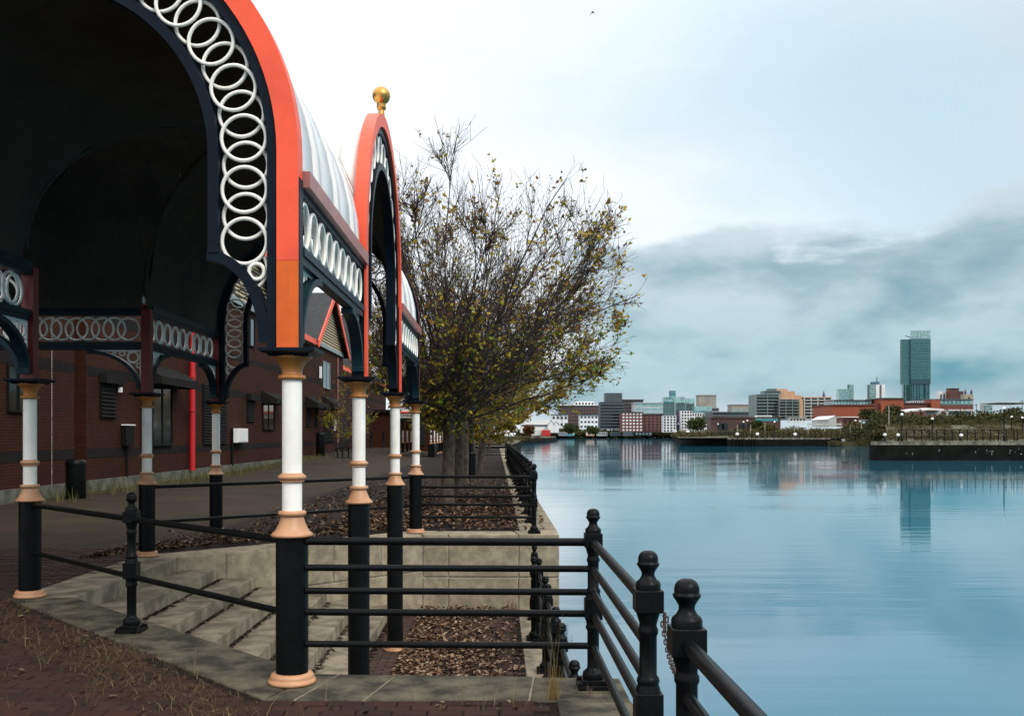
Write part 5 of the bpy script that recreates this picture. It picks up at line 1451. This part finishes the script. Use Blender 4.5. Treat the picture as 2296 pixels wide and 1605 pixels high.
# stepped flats
st = block('tall stepped waterside flats with grey balconies and tan brick crown', 1694, 1745, 884, 640, 'c_green', 941, storeys=8, cols=2, style='balcony', win='g_dark', depth=18)
block('', 1746, 1790, 895, 636, 'c_green', 941, storeys=7, cols=3, style='balcony', win='g_dark', depth=18, root=st)
block('', 1714, 1750, 876, 646, 'c_green', 884, storeys=1, style='balcony', win='g_dark', depth=10, root=st); block('', 1724, 1742, 871.5, 650, 'c_slate', 877, root=st, depth=6)
block('', 1742, 1766, 871.5, 648, 'c_tan', 895, storeys=0, root=st, depth=14); block('', 1766, 1782, 877, 649, 'c_tan', 895, root=st, depth=12); block('', 1782, 1797, 886, 650, 'c_tan', 900, root=st, depth=12)
block('', 1788, 1800, 895, 635.5, 'c_tan', 941, root=st, depth=16)
block('lower waterside flats with pale balconies right of the stepped block', 1802, 1862, 892, 650, 'c_stone', 941, storeys=7, cols=4, style='balcony', win='g_dark', balc='c_pale', depth=16, roof='c_tan')
# church spire
sp = thing('church_spire', 'dark pointed church spire behind the waterside flats', 'spire', spot(1847, 900, 1000))
c = spot(1847, 894, 1000); MB().lathe([(2.6, c[2] - 6), (2.6, c[2]), (1.6, c[2] + 2), (.05, spot(0, 874.5, 1000)[2])], c[0], 1000, 8, smooth=False).build('roof', M['c_purple'], sp)
MB().box(c[0] - 2.2, c[0] + 2.2, 998, 1002, c[2] - 20, c[2] - 5).build('tower', M['c_stone'], sp)
# two towers on the skyline
ta = block('slender grey-blue tower with sloping glass top', 1881, 1903, 872, 1500, 'g_pale', 905, storeys=9, cols=5, style='grid', win='g_teal')
block('', 1903, 1914, 862, 1505, 'c_slate', 905, storeys=9, style='ribbon', win='g_pale', root=ta)
tbz = block('white and dark-blue tower with rooftop mast', 1949, 1964, 862, 1550, 'c_slate', 905, storeys=12, style='ribbon', win='g_pale')
block('', 1964.1, 1984, 862, 1550, 'c_white', 905, storeys=0, root=tbz); block('', 1973, 1976.5, 862.5, 1549, 'c_slate', 905, root=tbz, depth=1); block('', 1956, 1972, 856, 1552, 'c_blue', 863, root=tbz)
mm = spot(1966, 845, 1556); MB().tube([(mm[0], 1556, mm[2] - 14), (mm[0], 1556, mm[2])], .8, 6).build('mast', M['c_slate'], tbz)
# great glass tower
TY = 1600
tow = thing('glass_tower', 'tall teal glass skyscraper with overhanging upper half and clear blade on top', 'skyscraper', spot(2055, 905, TY))
def tb(nm, x0, x1, y0, y1, d0, d1, mat): 
    a, b_ = spot(x0, y0, TY), spot(x1, y1, TY)
    return MB().box(a[0], b_[0], TY + d0, TY + d1, b_[2], a[2]).build(nm, M[mat], tow)
def tower_mat():
    m_, nt, b = new_mat('tower_curtain_wall'); N, L = nt.nodes.new, nt.links.new
    geo = N('ShaderNodeNewGeometry'); sep = N('ShaderNodeSeparateXYZ'); L(geo.outputs['Position'], sep.inputs[0])
    cb = N('ShaderNodeCombineXYZ'); L(sep.outputs[0], cb.inputs[0]); L(sep.outputs[2], cb.inputs[1])
    t = N('ShaderNodeTexBrick'); t.offset = 0.5; t.inputs['Scale'].default_value = 1
    t.inputs['Brick Width'].default_value = 1.5; t.inputs['Row Height'].default_value = 3.4; t.inputs['Mortar Size'].default_value = .35
    t.inputs['Color1'].default_value = (0.014, 0.070, 0.082, 1); t.inputs['Color2'].default_value = (0.045, 0.130, 0.142, 1); t.inputs['Mortar'].default_value = (0.065, 0.155, 0.16, 1)
    L(cb.outputs[0], t.inputs[0]); L(t.outputs[0], b.inputs['Base Color']); b.inputs['Roughness'].default_value = .3; b.inputs['Specular IOR Level'].default_value = .25
    return m_
M['tower_wall'] = tower_mat()
tb('upper_body', 2042, 2086.6, 759.5, 843, 0, 14, 'tower_wall'); tb('corner_body', 2023, 2042, 760.5, 861, 3, 9, 'tower_wall'); tb('dark_band', 2042, 2086.6, 850, 861, .2, 14, 'g_tower'); tb('upper_body', 2042, 2086.6, 843, 850, 0, 14, 'tower_wall')
tb('lower_body', 2026.5, 2086.4, 861, 908, 2.5, 9, 'g_teal')
for i in range(26):
    xa = 2028 + 57.6 * i / 26; tb('fin', xa, xa + 1.0, 861.5, 907, 1.2, 2.4, random.choice(['g_tower', 'g_teal', 'g_teal', 'tower_wall']))
for i in range(6): tb('blade_panel', 2042 + i * 7.43, 2042 + (i + 1) * 7.43 - .5, 741, 759.3, .3, 2, 'g_pale')
for i in range(13): tb('floor_line', 2043.5, 2085.5, 767 + i * 6.1, 767.8 + i * 6.1, -.5, -.05, 'g_teal')
a = spot(2032, 752, TY); MB().tube([(a[0], TY + 5, a[2]), (spot(2050, 758, TY)[0], TY + 5, spot(2050, 758, TY)[2])], .7, 6).build('crane_arm', M['c_slate'], tow)
# red-brick depot and its neighbours
dp = block('long orange-brick depot with glazed upper floors in front of the tower', 1863, 1960, 909, 520, 'c_brick', 940, depth=30, roof='c_brick2')
block('', 1960, 1976, 905, 521, 'c_brick2', 940, root=dp, depth=25); block('', 1976, 2026, 894, 519, 'c_brick', 940, root=dp, depth=20, roof='c_slate'); block('', 2026, 2088, 905, 522, 'c_brick2', 940, root=dp, depth=20, roof='c_brown')
block('', 2088, 2108, 897, 520, 'c_brick', 940, root=dp, depth=20); block('', 2108, 2182, 907, 521, 'c_brick2', 945, root=dp, depth=20)
block('', 1870, 1955, 898, 530, 'g_teal', 909, root=dp, depth=15, style='grid', storeys=1, cols=12, win='g_pale', roof='c_dark'); block('', 2070, 2180, 896, 530, 'g_teal', 907, root=dp, depth=15, style='grid', storeys=1, cols=12, win='g_pale', roof='c_slate')
block('', 2042, 2072, 899, 526, 'c_white', 904, root=dp, depth=6, style='grid', storeys=1, cols=6, win='g_dark')
block('red-brick tower block on the skyline right of the glass tower', 2129, 2150, 871.5, 1300, 'c_brick2', 905, storeys=7, cols=4, style='grid', win='g_dark', roof='c_brown')
block('short red-brick wing stepping down from the skyline block', 2150.5, 2160, 877, 1302, 'c_brick2', 905, storeys=6, style='ribbon', fill=.4)
block('pale rendered block left of the red skyline block', 2106, 2128, 878, 1310, 'c_white', 905, storeys=1, cols=3, style='grid', win='c_slate', fill=.5)
chh = thing('church_tower', 'old stone church tower with two dark pinnacles', 'church', spot(2172, 905, 900))
a, b_ = spot(2163, 884, 900), spot(2182, 912, 900); MB().box(a[0], b_[0], 900, 908, b_[2], a[2]).build('tower', M['c_stone'], chh)
MB().box((a[0] + b_[0]) / 2 - .8, (a[0] + b_[0]) / 2 + .8, 899.9, 899.99, a[2] - 6, a[2] - 2.5).build('belfry_opening', M['g_dark'], chh)
for px in (2166, 2179.5):
    cx = spot(px, 0, 900)[0]; MB().lathe([(1.0, a[2] - .5), (1.0, a[2] + 1.5), (1.3, a[2] + 1.8), (.05, spot(0, 872, 900)[2])], cx, 901.5, 8, smooth=False).build('pinnacle', M['c_purple'], chh)
# sheds and canopy on the bank
shed('white-gabled shed in front of the brick depot', 1858, 1888, 932, 940, 956, 470, 'c_pale', 'c_white')
block('low brick hut with a flat white roof', 1889, 1925, 936, 440, 'c_brick2', 956, name='hut', cat='hut', roof='c_white', storeys=1, cols=3, style='grid', fill=.3, depth=8)
block('white portable cabin below the stepped flats', 1771, 1806, 937, 520, 'c_white', 947, name='cabin', cat='cabin', depth=4, roof='c_pale', storeys=1, cols=5, style='grid', fill=.3)
block('long pale low wall among the scrub', 1812, 1888, 949, 430, 'c_pale', 953, name='low_wall', cat='wall', depth=1)
cp = thing('tram_stop', 'tram stop with long white curved canopy in front of the depot', 'tram stop', spot(2070, 945, 440))
def canopy(x0, x1, y0, y1, Y):
    pts = [(spot(x0 + (x1 - x0) * i / 12, 0, Y)[0], spot(0, y0 + (y1 - y0) * i / 12 - 1.6 * math.sin(math.pi * i / 12), Y)[2]) for i in range(13)]
    MB().add([(x, Y, z) for x, z in pts] + [(x, Y + 6, z + .3) for x, z in pts] + [(x, Y, z - .8) for x, z in pts], [(i, i + 1, 14 + i, 13 + i) for i in range(12)] + [(26 + i, 27 + i, i + 1, i) for i in range(12)]).build('roof', M['c_white'], cp)
canopy(2022, 2076, 922, 917, 440); canopy(2066, 2116, 917, 917, 438)
MB().box(spot(2076, 0, 442)[0], spot(2112, 0, 442)[0], 442, 443, spot(0, 931, 442)[2], spot(0, 920, 442)[2]).build('screen', M['c_pale'], cp)
for px in (2028, 2046, 2064, 2082, 2100, 2112):
    x = spot(px, 0, 443)[0]; MB().box(x - .15, x + .15, 443, 443.3, spot(0, 940, 443)[2], spot(0, 919, 443)[2]).build('post', M['c_dark'], cp)
MB().box(spot(2022, 0, 444)[0], spot(2118, 0, 444)[0], 440, 447, spot(0, 946, 444)[2], spot(0, 934, 444)[2]).build('platform', M['c_dark'], cp)
tr2 = thing('tram', 'pale tram standing at the stop right of the canopy', 'tram', spot(2150, 930, 425))
MB().box(spot(2124, 0, 425)[0], spot(2180, 0, 425)[0], 425, 428, spot(0, 933, 425)[2], spot(0, 919, 425)[2]).build('body', M['c_pale'], tr2, bevel=.3)
MB().box(spot(2127, 0, 425)[0], spot(2177, 0, 425)[0], 424.9, 424.99, spot(0, 929, 425)[2], spot(0, 922, 425)[2]).build('window_band', M['g_dark'], tr2)
MB().box(spot(2123, 0, 425)[0], spot(2181, 0, 425)[0], 424.8, 428.2, spot(0, 919.9, 425)[2], spot(0, 918, 425)[2]).build('roof', M['c_white'], tr2)
for k, (px, py) in enumerate(((2189, 905), (2208, 910), (2292, 897))):
    x, _, z = spot(px, py, 400); t = thing('line_mast', ['thin grey mast right of the church tower', 'thin grey mast by the dark trees', 'thin mast at the right edge of the skyline'][k], 'mast', (x, 400, 4))
    MB().tube([(x, 400, 3), (x, 400, z)], .16, 6).build('pole', M['c_slate'], t); MB().box(x - 1.2, x + .3, 399.9, 400.1, z - .6, z - .4).build('arm', M['c_slate'], t)
block('flat pale roof on stilts at the right skyline', 2240, 2300, 903, 600, 'c_slate', 906, name='canopy_roof', cat='roof', depth=15, roof='c_pale')
block('pale low office on the right skyline', 2205, 2225, 903, 800, 'c_pale', 925, storeys=4, style='ribbon', win='g_teal')
